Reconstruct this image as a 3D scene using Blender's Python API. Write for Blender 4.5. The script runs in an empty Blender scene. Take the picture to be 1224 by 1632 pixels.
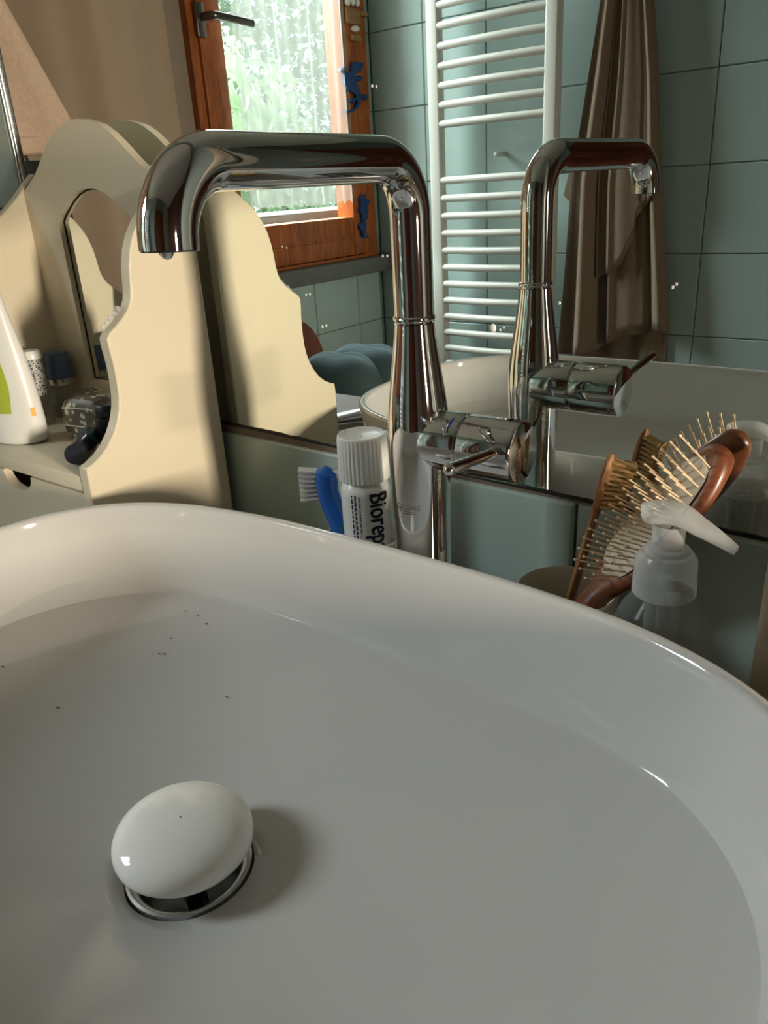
import bpy, bmesh, math, random
from mathutils import Vector, Matrix
random.seed(7)
sc = bpy.context.scene
COL = sc.collection

# ------------------------------------------------------------------ camera, world, lights, exposure
cam_d = bpy.data.cameras.new('camera'); cam = bpy.data.objects.new('camera', cam_d); COL.objects.link(cam)
cam_d.sensor_fit = 'HORIZONTAL'; cam_d.sensor_width = 36.0; cam_d.lens = 1236.6 / 1224 * 36.0
cam_d.clip_start = 0.01
_yaw, _pitch, _roll = 0.6656, 0.3976, -0.0610
_f = Vector((-math.sin(_yaw)*math.cos(_pitch), math.cos(_yaw)*math.cos(_pitch), -math.sin(_pitch)))
_r = Vector((math.cos(_yaw), math.sin(_yaw), 0)); _u = _r.cross(_f)
_r2 = _r*math.cos(_roll) + _u*math.sin(_roll); _u2 = -_r*math.sin(_roll) + _u*math.cos(_roll)
_m = Matrix((_r2, _u2, -_f)).transposed().to_4x4(); _m.translation = Vector((0, -0.4686, 0.3498))
cam.matrix_world = _m
sc.camera = cam

world = bpy.data.worlds.new('world'); sc.world = world; world.use_nodes = True
_bg = world.node_tree.nodes['Background']
_bg.inputs['Color'].default_value = (0.80, 0.92, 1.0, 1); _bg.inputs['Strength'].default_value = 2.2

def area(name, loc, target, sx, sy, power, col):
    d = bpy.data.lights.new(name, 'AREA'); d.shape = 'RECTANGLE'; d.size = sx; d.size_y = sy
    d.energy = power; d.color = col
    o = bpy.data.objects.new(name, d); COL.objects.link(o); o.location = loc
    o.rotation_euler = (Vector(target) - Vector(loc)).to_track_quat('-Z', 'Y').to_euler()
    return o
# daylight: open sky above the garden outside the left window, and low warm light outside the narrow right window
area('sky_light', (-3.0, -1.10, 2.05), (-0.8, -1.0, 0.1), 3.4, 1.6, 1400, (0.91, 0.945, 1.0))
_w = area('warm_window_light', (1.66, -0.600, 0.345), (-0.544, -0.06, 0.20), 0.11, 0.28, 13, (1.0, 0.81, 0.67)); _w.data.spread = math.radians(80)

sc.view_settings.view_transform = 'Standard'; sc.view_settings.look = 'None'
sc.view_settings.gamma = 1.0; sc.view_settings.use_curve_mapping = False
sc.view_settings.exposure = 0.0
sc.cycles.use_denoising = True
sc.cycles.adaptive_threshold = 0.02
sc.cycles.max_bounces = 10; sc.cycles.glossy_bounces = 6; sc.cycles.diffuse_bounces = 4
sc.cycles.transmission_bounces = 8; sc.cycles.transparent_max_bounces = 16
sc.cycles.caustics_refractive = False; sc.cycles.caustics_reflective = True
sc.cycles.blur_glossy = 0.3
sc.cycles.sample_clamp_indirect = 6.0

# ------------------------------------------------------------------ helpers
def lin(r, g, b):
    f = lambda c: (c/255/12.92) if c/255 <= 0.04045 else ((c/255+0.055)/1.055)**2.4
    return (f(r), f(g), f(b), 1)

def mat(name, col, rough=0.5, metal=0.0, bump=0.0, bscale=60, var=0.0, vscale=8, coat=0.0, spec=0.5, trans=0.0, ior=1.45, stretch=None):
    m = bpy.data.materials.new(name); m.use_nodes = True
    nt = m.node_tree; p = nt.nodes['Principled BSDF']
    p.inputs['Base Color'].default_value = col if len(col) == 4 else (*col, 1)
    p.inputs['Roughness'].default_value = rough; p.inputs['Metallic'].default_value = metal
    p.inputs['Coat Weight'].default_value = coat; p.inputs['Specular IOR Level'].default_value = spec
    p.inputs['Transmission Weight'].default_value = trans; p.inputs['IOR'].default_value = ior
    tc = nt.nodes.new('ShaderNodeTexCoord'); vec = tc.outputs['Object']
    if stretch:
        mp = nt.nodes.new('ShaderNodeMapping'); mp.inputs['Scale'].default_value = stretch
        nt.links.new(vec, mp.inputs['Vector']); vec = mp.outputs['Vector']
    if var:
        n = nt.nodes.new('ShaderNodeTexNoise'); n.inputs['Scale'].default_value = vscale; n.inputs['Detail'].default_value = 4
        nt.links.new(vec, n.inputs['Vector'])
        r = nt.nodes.new('ShaderNodeMapRange'); r.inputs['To Min'].default_value = 1-var; r.inputs['To Max'].default_value = 1+var
        nt.links.new(n.outputs['Fac'], r.inputs['Value'])
        mx = nt.nodes.new('ShaderNodeMix'); mx.data_type = 'RGBA'; mx.blend_type = 'MULTIPLY'; mx.inputs['Factor'].default_value = 1
        mx.inputs['A'].default_value = p.inputs['Base Color'].default_value
        nt.links.new(r.outputs['Result'], mx.inputs['B']); nt.links.new(mx.outputs['Result'], p.inputs['Base Color'])
    if bump:
        n2 = nt.nodes.new('ShaderNodeTexNoise'); n2.inputs['Scale'].default_value = bscale; n2.inputs['Detail'].default_value = 3
        nt.links.new(vec, n2.inputs['Vector'])
        b = nt.nodes.new('ShaderNodeBump'); b.inputs['Strength'].default_value = bump; b.inputs['Distance'].default_value = 0.002
        nt.links.new(n2.outputs['Fac'], b.inputs['Height']); nt.links.new(b.outputs['Normal'], p.inputs['Normal'])
    return m

def wood(name, c1, c2, rough=0.4, scale=(1, 1, 1), wscale=30, coat=0.0):
    m = bpy.data.materials.new(name); m.use_nodes = True; nt = m.node_tree; p = nt.nodes['Principled BSDF']
    tc = nt.nodes.new('ShaderNodeTexCoord'); mp = nt.nodes.new('ShaderNodeMapping'); mp.inputs['Scale'].default_value = scale
    nz = nt.nodes.new('ShaderNodeTexNoise'); nz.inputs['Scale'].default_value = wscale; nz.inputs['Detail'].default_value = 6; nz.inputs['Roughness'].default_value = 0.65
    cr = nt.nodes.new('ShaderNodeValToRGB'); cr.color_ramp.elements[0].color = c1; cr.color_ramp.elements[1].color = c2
    cr.color_ramp.elements[0].position = 0.32; cr.color_ramp.elements[1].position = 0.68
    nt.links.new(tc.outputs['Object'], mp.inputs['Vector']); nt.links.new(mp.outputs['Vector'], nz.inputs['Vector'])
    nt.links.new(nz.outputs['Fac'], cr.inputs['Fac']); nt.links.new(cr.outputs['Color'], p.inputs['Base Color'])
    p.inputs['Roughness'].default_value = rough; p.inputs['Coat Weight'].default_value = coat
    return m

def obj(name, verts, faces, m, parent=None, smooth=True, angle=0.6):
    if parent is not None:
        off = parent.matrix_world.translation if parent.parent is None else parent_loc(parent)
        verts = [(v[0]-off[0], v[1]-off[1], v[2]-off[2]) for v in verts]
    me = bpy.data.meshes.new(name); me.from_pydata([tuple(v) for v in verts], [], [tuple(f) for f in faces]); me.update()
    bm = bmesh.new(); bm.from_mesh(me); bmesh.ops.recalc_face_normals(bm, faces=bm.faces); bm.to_mesh(me); bm.free()
    if smooth:
        for p in me.polygons: p.use_smooth = True
        try: me.set_sharp_from_angle(angle=angle)
        except Exception: pass
    me.materials.append(m)
    o = bpy.data.objects.new(name, me); COL.objects.link(o)
    if parent is not None: o.parent = parent
    return o

def parent_loc(o):
    l = Vector((0, 0, 0))
    while o is not None:
        l = l + Vector(o.location); o = o.parent
    return l

def thing(name, label, cat, loc=(0, 0, 0), group=None, kind=None):
    o = bpy.data.objects.new(name, None); COL.objects.link(o); o.location = loc
    o.empty_display_size = 0.01
    o.matrix_world.translation = Vector(loc)
    o['label'] = label
    if cat: o['category'] = cat
    if group: o['group'] = group
    if kind: o['kind'] = kind
    return o

def tag(o, label=None, cat=None, group=None, kind=None):
    if label: o['label'] = label
    if cat: o['category'] = cat
    if group: o['group'] = group
    if kind: o['kind'] = kind
    return o

def box(x0, x1, y0, y1, z0, z1, bev=0.0, seg=2):
    bm = bmesh.new(); bmesh.ops.create_cube(bm, size=1.0)
    for v in bm.verts:
        v.co = ((x0+x1)/2 + v.co.x*(x1-x0), (y0+y1)/2 + v.co.y*(y1-y0), (z0+z1)/2 + v.co.z*(z1-z0))
    if bev: bmesh.ops.bevel(bm, geom=list(bm.edges), offset=bev, segments=seg, affect='EDGES', profile=0.5)
    vs = [v.co.copy() for v in bm.verts]; bm.verts.index_update(); fs = [[v.index for v in f.verts] for f in bm.faces]; bm.free()
    return vs, fs

def join(*parts):
    V, F = [], []
    for v, f in parts:
        k = len(V); V += list(v); F += [[i+k for i in q] for q in f]
    return V, F

def lathe(prof, n=48, c=(0, 0, 0), mtx=None, cap0=False, cap1=False):
    V, F = [], []
    for r, z in prof:
        for i in range(n):
            a = 2*math.pi*i/n; V.append(Vector((r*math.cos(a), r*math.sin(a), z)))
    for j in range(len(prof)-1):
        for i in range(n):
            F.append((j*n+i, j*n+(i+1) % n, (j+1)*n+(i+1) % n, (j+1)*n+i))
    if cap0: F.append(tuple(range(n))[::-1])
    if cap1: F.append(tuple(range((len(prof)-1)*n, len(prof)*n)))
    if mtx is not None: V = [mtx @ v for v in V]
    return [v + Vector(c) for v in V], F

def tube(path, rad, n=16, cap=True, flat=None):
    """path of points; rad scalar or list; parallel transport frame; flat = (scale_a, scale_b)"""
    P = [Vector(p) for p in path]; N = len(P)
    R = rad if isinstance(rad, (list, tuple)) else [rad]*N
    T = [(P[min(i+1, N-1)] - P[max(i-1, 0)]).normalized() for i in range(N)]
    up = Vector((0, 0, 1)) if abs(T[0].z) < 0.9 else Vector((1, 0, 0))
    A = (up - T[0]*up.dot(T[0])).normalized(); V, F = [], []
    for i in range(N):
        if i: A = (A - T[i]*A.dot(T[i])).normalized()
        B = T[i].cross(A)
        fa, fb = flat if flat else (1, 1)
        for k in range(n):
            t = 2*math.pi*k/n; V.append(P[i] + (A*math.cos(t)*fa + B*math.sin(t)*fb)*R[i])
    for i in range(N-1):
        for k in range(n): F.append((i*n+k, i*n+(k+1) % n, (i+1)*n+(k+1) % n, (i+1)*n+k))
    if cap: F.append(tuple(range(n))[::-1]); F.append(tuple(range((N-1)*n, N*n)))
    return V, F

def arc_path(pts, radius, seg=10):
    """polyline with rounded corners"""
    P = [Vector(p) for p in pts]; out = [P[0]]
    for i in range(1, len(P)-1):
        a = (P[i-1]-P[i]).normalized(); b = (P[i+1]-P[i]).normalized()
        ang = a.angle(b); d = radius/math.tan(ang/2)
        c = P[i] + (a+b).normalized()*(radius/math.sin(ang/2))
        p0 = P[i]+a*d; p1 = P[i]+b*d; v0 = p0-c; v1 = p1-c; tot = v0.angle(v1); ax = v0.cross(v1).normalized()
        for k in range(seg+1): out.append(c + Matrix.Rotation(tot*k/seg, 3, ax) @ v0)
    out.append(P[-1]); return out

def prism(outline, axis, a0, a1):
    """outline: list of 2D; extruded along axis (0 x,1 y,2 z)"""
    def P(u, v, w):
        return Vector((w, u, v)) if axis == 0 else (Vector((u, w, v)) if axis == 1 else Vector((u, v, w)))
    n = len(outline); V = [P(u, v, a0) for u, v in outline] + [P(u, v, a1) for u, v in outline]
    F = [tuple(range(n)), tuple(range(n, 2*n))[::-1]] + [(i, (i+1) % n, n+(i+1) % n, n+i) for i in range(n)]
    return V, F

def grid(fn, nu, nv, closed_u=False):
    V = [Vector(fn(i/(nu-1) if not closed_u else i/nu, j/(nv-1))) for j in range(nv) for i in range(nu)]
    F = []
    for j in range(nv-1):
        for i in range(nu if closed_u else nu-1):
            F.append((j*nu+i, j*nu+(i+1) % nu, (j+1)*nu+(i+1) % nu, (j+1)*nu+i))
    return V, F

def solid(o, t, offset=0):
    md = o.modifiers.new('thickness', 'SOLIDIFY'); md.thickness = t; md.offset = offset; return o

def text_mesh(s, size):
    cu = bpy.data.curves.new('txt', 'FONT'); cu.body = s; cu.size = size; cu.resolution_u = 3
    o = bpy.data.objects.new('txt', cu); COL.objects.link(o)
    dg = bpy.context.evaluated_depsgraph_get(); dg.update()
    e = o.evaluated_get(dg); me = e.to_mesh()
    V = [v.co.copy() for v in me.vertices]; F = [list(p.vertices) for p in me.polygons]
    e.to_mesh_clear(); bpy.data.objects.remove(o); bpy.data.curves.remove(cu)
    return V, F

# ------------------------------------------------------------------ materials
M = {}
M['tile'] = mat('mint_glazed_tile', (0.385, 0.485, 0.452), 0.14, bump=0.05, bscale=14, var=0.05, vscale=3, coat=0.3)
M['grout'] = mat('dark_grout', (0.17, 0.21, 0.19), 0.9, bump=0.3, bscale=200)
M['plaster'] = mat('white_plaster', (0.80, 0.77, 0.72), 0.9, bump=0.1, bscale=80)
M['taupe_wall'] = mat('taupe_plaster', (0.30, 0.23, 0.175), 0.85, bump=0.1, bscale=90, var=0.06)
M['terracotta'] = mat('terracotta_wall', (0.20, 0.085, 0.06), 0.8, bump=0.1, bscale=60, var=0.15)
M['floor'] = mat('floor_tile', (0.45, 0.40, 0.35), 0.4, var=0.2, vscale=4)
M['chrome'] = mat('chrome', (0.72, 0.72, 0.73), 0.035, 1.0)
M['chrome_dark'] = mat('chrome_dark', (0.10, 0.11, 0.11), 0.12, 1.0)
M['steel'] = mat('brushed_steel', (0.55, 0.55, 0.55), 0.25, 1.0)
M['ceramic'] = mat('white_ceramic', (0.565, 0.552, 0.535), 0.07, coat=0.5, spec=0.5)
M['plug'] = mat('plug_ceramic', (0.93, 0.90, 0.86), 0.10, coat=0.5)
M['cream'] = mat('cream_paint', (0.68, 0.595, 0.445), 0.38, bump=0.04, bscale=30, var=0.03)
M['creamedge'] = M['cream']
M['counter'] = mat('grey_brown_counter', (0.22, 0.18, 0.15), 0.35, var=0.2, vscale=12)
M['strip'] = mat('brown_grout_strip', (0.16, 0.12, 0.095), 0.8, bump=0.4, bscale=150, var=0.25, vscale=60)
M['black'] = mat('black_edge', (0.012, 0.011, 0.010), 0.6)
M['rad'] = mat('cream_white_enamel', (0.53, 0.515, 0.455), 0.3, coat=0.2)
M['browntowel'] = mat('brown_towel', (0.21, 0.15, 0.10), 0.95, bump=0.6, bscale=700, var=0.12, vscale=60)
M['pinktowel'] = mat('pinkish_towel', (0.82, 0.57, 0.43), 0.95, bump=0.8, bscale=500, var=0.18, vscale=150)
M['tealtowel'] = mat('teal_towel', (0.06, 0.10, 0.11), 0.95, bump=0.6, bscale=500, var=0.12, vscale=50)
M['taupe_curtain'] = mat('taupe_curtain', (0.40, 0.29, 0.205), 0.8, bump=0.1, bscale=400)
M['frame'] = wood('window_wood', lin(118, 54, 10), lin(178, 96, 30), 0.5, (6, 6, 1), 14, 0.0)
M['redwood'] = wood('red_brown_wood', lin(84, 38, 22), lin(128, 66, 40), 0.4, (8, 8, 1), 9, 0.1)
M['brushwood'] = wood('brush_wood', lin(82, 42, 24), lin(140, 80, 50), 0.35, (1, 1, 1), 90, 0.2)
M['bamboo'] = wood('bamboo', lin(118, 76, 42), lin(166, 118, 74), 0.5, (1, 1, 0.4), 160)
M['bristle'] = mat('natural_bristle', lin(178, 142, 92), 0.6)
M['pin'] = mat('pale_wooden_pin', lin(232, 204, 168), 0.3)
M['cushion'] = mat('brush_cushion', lin(190, 178, 160), 0.6)
M['stone'] = mat('grey_stone', (0.12, 0.12, 0.11), 0.5, var=0.25, vscale=40)
M['blue'] = mat('blue_paint', lin(16, 54, 104), 0.4)
M['shell'] = mat('white_shell', (0.75, 0.72, 0.66), 0.4)
M['tanwood'] = wood('tan_ornament_wood', lin(132, 92, 52), lin(160, 116, 70), 0.5, (1, 1, 1), 60)
M['white_plastic'] = mat('white_plastic', (0.78, 0.77, 0.74), 0.3, coat=0.2)
M['bluebrush'] = mat('blue_plastic', (0.012, 0.11, 0.46), 0.3, coat=0.2)
M['tealgrip'] = mat('teal_grip', (0.01, 0.13, 0.17), 0.5)
M['whitebristle'] = mat('white_bristle', (0.80, 0.79, 0.78), 0.5)
M['ink'] = mat('navy_ink', (0.008, 0.010, 0.03), 0.4)
M['greyink'] = mat('grey_ink', (0.16, 0.16, 0.17), 0.5)
M['logo'] = mat('logo_grey', (0.05, 0.05, 0.055), 0.4)
M['bluemark'] = mat('blue_mark', (0.01, 0.03, 0.16), 0.3)
M['creamcup'] = mat('cream_ceramic', (0.62, 0.60, 0.48), 0.25, coat=0.3)
M['beige'] = wood('beige_painted_wood', lin(138, 122, 100), lin(160, 144, 122), 0.6, (3, 3, 0.6), 30)
M['green'] = mat('green_label', lin(170, 186, 62), 0.4)
M['orange'] = mat('orange_mark', lin(236, 170, 30), 0.4)
M['bluecap'] = mat('blue_cap', (0.07, 0.12, 0.22), 0.35)
M['darkglass'] = mat('dark_green_plastic', (0.01, 0.075, 0.065), 0.2, coat=0.4)
M['navycap'] = mat('navy_cap', (0.012, 0.014, 0.028), 0.25, coat=0.4)
M['blackplastic'] = mat('black_plastic', (0.012, 0.014, 0.015), 0.3)
M['handle'] = mat('bronze_metal', (0.20, 0.18, 0.16), 0.3, 1.0)
M['leaf'] = mat('leaf_green', (0.38, 0.47, 0.33), 0.6, var=0.4, vscale=3)
M['bark'] = mat('bark', (0.10, 0.07, 0.05), 0.9)
M['grass'] = mat('grass', (0.16, 0.27, 0.07), 0.9, var=0.3, vscale=2)

def nodes_mat(name):
    m = bpy.data.materials.new(name); m.use_nodes = True; nt = m.node_tree
    for n in list(nt.nodes):
        if n.type != 'OUTPUT_MATERIAL': nt.nodes.remove(n)
    return m, nt, [n for n in nt.nodes if n.type == 'OUTPUT_MATERIAL'][0]

m_, nt, out = nodes_mat('silvered_mirror'); g = nt.nodes.new('ShaderNodeBsdfGlossy')
g.inputs['Color'].default_value = (0.86, 0.90, 0.87, 1); g.inputs['Roughness'].default_value = 0.0
nt.links.new(g.outputs[0], out.inputs[0]); M['mirror'] = m_

m_, nt, out = nodes_mat('window_glass'); t = nt.nodes.new('ShaderNodeBsdfTransparent'); g = nt.nodes.new('ShaderNodeBsdfGlossy'); x = nt.nodes.new('ShaderNodeMixShader')
g.inputs['Roughness'].default_value = 0.0; x.inputs[0].default_value = 0.05; t.inputs[0].default_value = (0.93, 0.97, 0.95, 1)
nt.links.new(t.outputs[0], x.inputs[1]); nt.links.new(g.outputs[0], x.inputs[2]); nt.links.new(x.outputs[0], out.inputs[0]); M['glass'] = m_

m_, nt, out = nodes_mat('sheer_white_curtain'); t = nt.nodes.new('ShaderNodeBsdfTransparent'); d = nt.nodes.new('ShaderNodeBsdfTranslucent'); e = nt.nodes.new('ShaderNodeBsdfDiffuse')
x1 = nt.nodes.new('ShaderNodeMixShader'); x2 = nt.nodes.new('ShaderNodeMixShader')
d.inputs[0].default_value = (0.165, 0.163, 0.150, 1); e.inputs[0].default_value = (0.45, 0.45, 0.41, 1)
x1.inputs[0].default_value = 0.5; x2.inputs[0].default_value = 0.56
nt.links.new(d.outputs[0], x1.inputs[1]); nt.links.new(e.outputs[0], x1.inputs[2]); nt.links.new(t.outputs[0], x2.inputs[1]); nt.links.new(x1.outputs[0], x2.inputs[2])
nt.links.new(x2.outputs[0], out.inputs[0]); M['sheer'] = m_

def clear_mat(name, col, mixf, rough):
    m_, nt, out = nodes_mat(name); t = nt.nodes.new('ShaderNodeBsdfTransparent'); p = nt.nodes.new('ShaderNodeBsdfPrincipled'); x = nt.nodes.new('ShaderNodeMixShader')
    t.inputs[0].default_value = (0.97, 0.98, 0.97, 1); p.inputs['Base Color'].default_value = col; p.inputs['Roughness'].default_value = rough
    fr = nt.nodes.new('ShaderNodeLayerWeight'); fr.inputs['Blend'].default_value = 0.35
    mr = nt.nodes.new('ShaderNodeMapRange'); mr.inputs['To Min'].default_value = mixf; mr.inputs['To Max'].default_value = min(1, mixf+0.45)
    nt.links.new(fr.outputs['Facing'], mr.inputs['Value']); nt.links.new(mr.outputs[0], x.inputs[0])
    nt.links.new(t.outputs[0], x.inputs[1]); nt.links.new(p.outputs[0], x.inputs[2]); nt.links.new(x.outputs[0], out.inputs[0]); return m_
M['pet'] = clear_mat('clear_bottle_plastic', (0.30, 0.32, 0.31, 1), 0.10, 0.08)
M['frosted'] = clear_mat('frosted_pump_plastic', (0.70, 0.70, 0.70, 1), 0.32, 0.22)
M['clearvial'] = clear_mat('clear_vial_plastic', (0.35, 0.36, 0.34, 1), 0.25, 0.1)

# snake skin pattern for the pouch, dotted print for the spray bottle
def pattern(name, c1, c2, scale, thr, rough):
    m = bpy.data.materials.new(name); m.use_nodes = True; nt = m.node_tree; p = nt.nodes['Principled BSDF']
    tc = nt.nodes.new('ShaderNodeTexCoord'); v = nt.nodes.new('ShaderNodeTexVoronoi'); v.inputs['Scale'].default_value = scale
    r = nt.nodes.new('ShaderNodeValToRGB'); r.color_ramp.elements[0].color = c1; r.color_ramp.elements[1].color = c2
    r.color_ramp.elements[0].position = thr-0.06; r.color_ramp.elements[1].position = thr+0.06
    nt.links.new(tc.outputs['Object'], v.inputs['Vector']); nt.links.new(v.outputs['Distance'], r.inputs['Fac']); nt.links.new(r.outputs['Color'], p.inputs['Base Color'])
    p.inputs['Roughness'].default_value = rough; return m
M['snake'] = pattern('snakeskin_pouch', lin(206, 196, 176), lin(92, 82, 66), 150, 0.34, 0.35)
M['dots'] = pattern('grey_dotted_print', lin(60, 60, 60), lin(176, 174, 168), 480, 0.42, 0.4)

# ------------------------------------------------------------------ room
WX, OY, RX, FZ, CZ = -1.562, -1.585, 1.60, -0.85, 1.55
S = lambda o, lab=None: tag(o, lab, None, None, 'structure')

def wall(name, *boxes, m=None):
    v, f = join(*[box(*b) for b in boxes]); return S(obj(name, v, f, m or M['grout'], smooth=False))

floor = S(obj('floor', *box(WX-0.1, RX+0.1, OY-0.1, 0.1, FZ-0.1, FZ), M['floor'], smooth=False))
ceil = S(obj('ceiling', *box(WX-0.1, RX+0.1, OY-0.1, 0.1, CZ, CZ+0.1), M['plaster'], smooth=False))
wall_back = wall('wall_back', (WX-0.1, RX+0.1, 0.0055, 0.10, FZ, CZ))
wall_front = wall('wall_front', (WX-0.1, -0.20, OY-0.1, OY-0.006, FZ, CZ), (0.70, RX+0.1, OY-0.1, OY-0.006, FZ, CZ), (-0.20, 0.70, OY-0.1, OY-0.006, 1.15, CZ))
W0, W1, WZ0, WZ1 = -1.555, -0.90, 0.152, 1.38      # window opening in the left wall
wall_left = wall('wall_left', (WX-0.12, WX-0.006, OY-0.1, W0, FZ, CZ), (WX-0.12, WX-0.006, W1, 0.1, FZ, CZ),
                 (WX-0.12, WX-0.006, W0, W1, FZ, WZ0), (WX-0.12, WX-0.006, W0, W1, WZ1, CZ), m=M['taupe_wall'])
N0, N1, NZ0, NZ1 = -0.68, -0.515, 0.17, 0.52         # narrow window in the right wall
wall_right = wall('wall_right', (RX, RX+0.12, OY-0.1, N0, FZ, CZ), (RX, RX+0.12, N1, 0.1, FZ, CZ), (RX, RX+0.12, N0, N1, FZ, NZ0), (RX, RX+0.12, N0, N1, NZ1, CZ), m=M['terracotta'])
# narrow window in the right wall
win2 = thing('window_2', 'narrow wooden window in the terracotta wall', None, (RX, (N0+N1)/2, NZ0), kind='structure')
fr = []
for b in ((N0-0.04, N0, NZ0-0.04, NZ1+0.04), (N1, N1+0.04, NZ0-0.04, NZ1+0.04), (N0, N1, NZ0-0.04, NZ0), (N0, N1, NZ1, NZ1+0.04)):
    fr.append(box(RX-0.02, RX+0.01, b[0], b[1], b[2], b[3]))
obj('window_frame', *join(*fr), M['redwood'], win2, smooth=False)
obj('window_pane', *box(RX+0.02, RX+0.024, N0, N1, NZ0, NZ1), M['glass'], win2, smooth=False)
# wooden door behind the viewer, unseen, added as a dark reflection for the chrome
door = thing('added_door', 'red-brown door added behind the viewer for dark chrome reflections', None, (0.25, OY, FZ), kind='structure')
obj('door_leaf', *box(-0.14, 0.64, OY-0.03, OY-0.002, FZ, 1.10), M['redwood'], door, smooth=False)
fr = [box(-0.21, -0.14, OY-0.06, OY+0.012, FZ, 1.17), box(0.64, 0.71, OY-0.06, OY+0.012, FZ, 1.17), box(-0.14, 0.64, OY-0.06, OY+0.012, 1.10, 1.17)]
obj('door_frame', *join(*fr), M['redwood'], door, smooth=False)
for x0, x1, z0, z1 in ((-0.04, 0.54, -0.7, 0.05), (-0.04, 0.54, 0.17, 1.0)):
    obj('door_panel', *box(x0, x1, OY-0.004, OY+0.008, z0, z1, 0.006), M['redwood'], door)
hd = obj('door_handle', *tube(arc_path([(-0.09, OY, 0.10), (-0.09, OY+0.05, 0.10), (0.02, OY+0.05, 0.10)], 0.012), 0.008), M['steel'], door)

# tiles: every tile its own piece, one shared mesh for each size
_tile_cache = {}
def tile_mesh(w, h, t=0.0095):
    k = (round(w, 4), round(h, 4))
    if k in _tile_cache: return _tile_cache[k]
    b = min(0.0022, w*0.2, h*0.2); V = []
    for (ins, d) in ((0, -t), (0, -0.0016), (b, 0.0)):
        V += [(-w/2+ins, -h/2+ins, d), (w/2-ins, -h/2+ins, d), (w/2-ins, h/2-ins, d), (-w/2+ins, h/2-ins, d)]
    F = []
    for j in range(2):
        for i in range(4): F.append((j*4+i, j*4+(i+1) % 4, (j+1)*4+(i+1) % 4, (j+1)*4+i))
    F.append((8, 9, 10, 11))
    me = bpy.data.meshes.new('tile'); me.from_pydata(V, [], F); me.update(); me.materials.append(M['tile'])
    _tile_cache[k] = me; return me

def tiles(parent, frame, u0, u1, v0, v1, ou, ov, pu, pv, gap=0.0022):
    """frame(u, v) -> matrix whose z looks into the room"""
    i = math.floor((u0-ou)/pu)
    while ou+i*pu < u1-1e-6:
        j = math.floor((v0-ov)/pv)
        while ov+j*pv < v1-1e-6:
            a, b = max(u0, ou+i*pu+gap/2), min(u1, ou+(i+1)*pu-gap/2); c, d = max(v0, ov+j*pv+gap/2), min(v1, ov+(j+1)*pv-gap/2)
            if b-a > 0.008 and d-c > 0.008:
                o = bpy.data.objects.new('tile', tile_mesh(b-a, d-c)); COL.objects.link(o)
                rx, ry = random.uniform(-0.0025, 0.0025), random.uniform(-0.0025, 0.0025)
                o.matrix_world = frame((a+b)/2, (c+d)/2) @ Matrix.Rotation(rx, 4, 'X') @ Matrix.Rotation(ry, 4, 'Y')
                o.parent = parent
            j += 1
        i += 1
def fr_front(u, v): return Matrix.Translation((u, OY, v)) @ Matrix(((1, 0, 0), (0, 0, -1), (0, 1, 0))).inverted().to_4x4() if False else Matrix(((-1, 0, 0, u), (0, 0, 1, OY), (0, 1, 0, v), (0, 0, 0, 1)))
def fr_left(u, v): return Matrix(((0, 0, 1, WX), (1, 0, 0, u), (0, 1, 0, v), (0, 0, 0, 1)))
SL = -0.010
def fr_back(u, v): return Matrix(((1, 0, 0, u), (0, 0, -1, -0.004), (0, 1, 0, v+SL*(u+0.25)), (0, 0, 0, 1))) @ Matrix.Rotation(SL, 4, 'Z')
tiles(wall_front, fr_front, WX+0.002, -0.212, FZ, CZ, -0.581, 0.153, 0.199, 0.2)
tiles(wall_front, fr_front, 0.712, RX, FZ, CZ, -0.581, 0.153, 0.199, 0.2)
tiles(wall_left, fr_left, OY, -0.90, FZ, 0.10, OY-0.075, 0.153, 0.2, 0.2)
tiles(wall_left, fr_left, OY, W0-0.001, 0.153, CZ, OY-0.075, 0.153, 0.2, 0.2)
MX0, MX1 = -0.8015, -0.073                          # mirror edges
tiles(wall_back, fr_back, WX+0.002, 0.10, -0.26, 0.1435, -0.599, 0.1435-0.2, 0.2, 0.2)
tiles(wall_back, fr_back, WX+0.002, MX0-0.008, 0.1435, 1.2, -0.801-0.003, 0.1435-0.2, 0.2, 0.2)

# the counter
ct = thing('counter', 'grey-brown vanity counter carrying the white basin', 'counter', (-0.3, -0.28, -0.04))
obj('counter_top', *box(-0.95, 0.32, -0.60, -0.006, -0.04, 0.0, 0.003), M['counter'], ct)
obj('counter_cabinet', *box(-0.93, 0.30, -0.57, -0.006, FZ+0.001, -0.041, 0.003), M['redwood'], ct)

# ------------------------------------------------------------------ wall mirror
mir = thing('wall_mirror', 'large frameless wall mirror behind the chrome tap', 'mirror', (-0.44, 0, 0.15))
MB = lambda x: 0.1412 - 0.024*(x+0.08)               # its lower edge hangs slightly out of level
MT = 1.25
o = obj('mirror_glass', [(MX0, 0, MB(MX0)), (MX1, 0, MB(MX1)), (MX1, 0, MT), (MX0, 0, MT), (MX0, 0.005, MB(MX0)), (MX1, 0.005, MB(MX1)), (MX1, 0.005, MT), (MX0, 0.005, MT)],
        [(0, 1, 2, 3), (7, 6, 5, 4), (0, 4, 5, 1), (1, 5, 6, 2), (2, 6, 7, 3), (3, 7, 4, 0)], M['mirror'], mir, smooth=False)
# dark worn lower edge of the mirror, uneven
V, F = [], []; n = 120; rr = random.Random(3)
for i in range(n+1):
    x = MX0+(MX1-MX0)*i/n; h = 0.0016+rr.uniform(-0.0004, 0.0007)
    V += [(x, -0.0006, MB(x)-0.0008), (x, -0.0006, MB(x)+h)]
for i in range(n): F.append((2*i, 2*i+2, 2*i+3, 2*i+1))
solid(obj('dark_edge', V, F, M['black'], mir, smooth=False), 0.0008)
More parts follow.
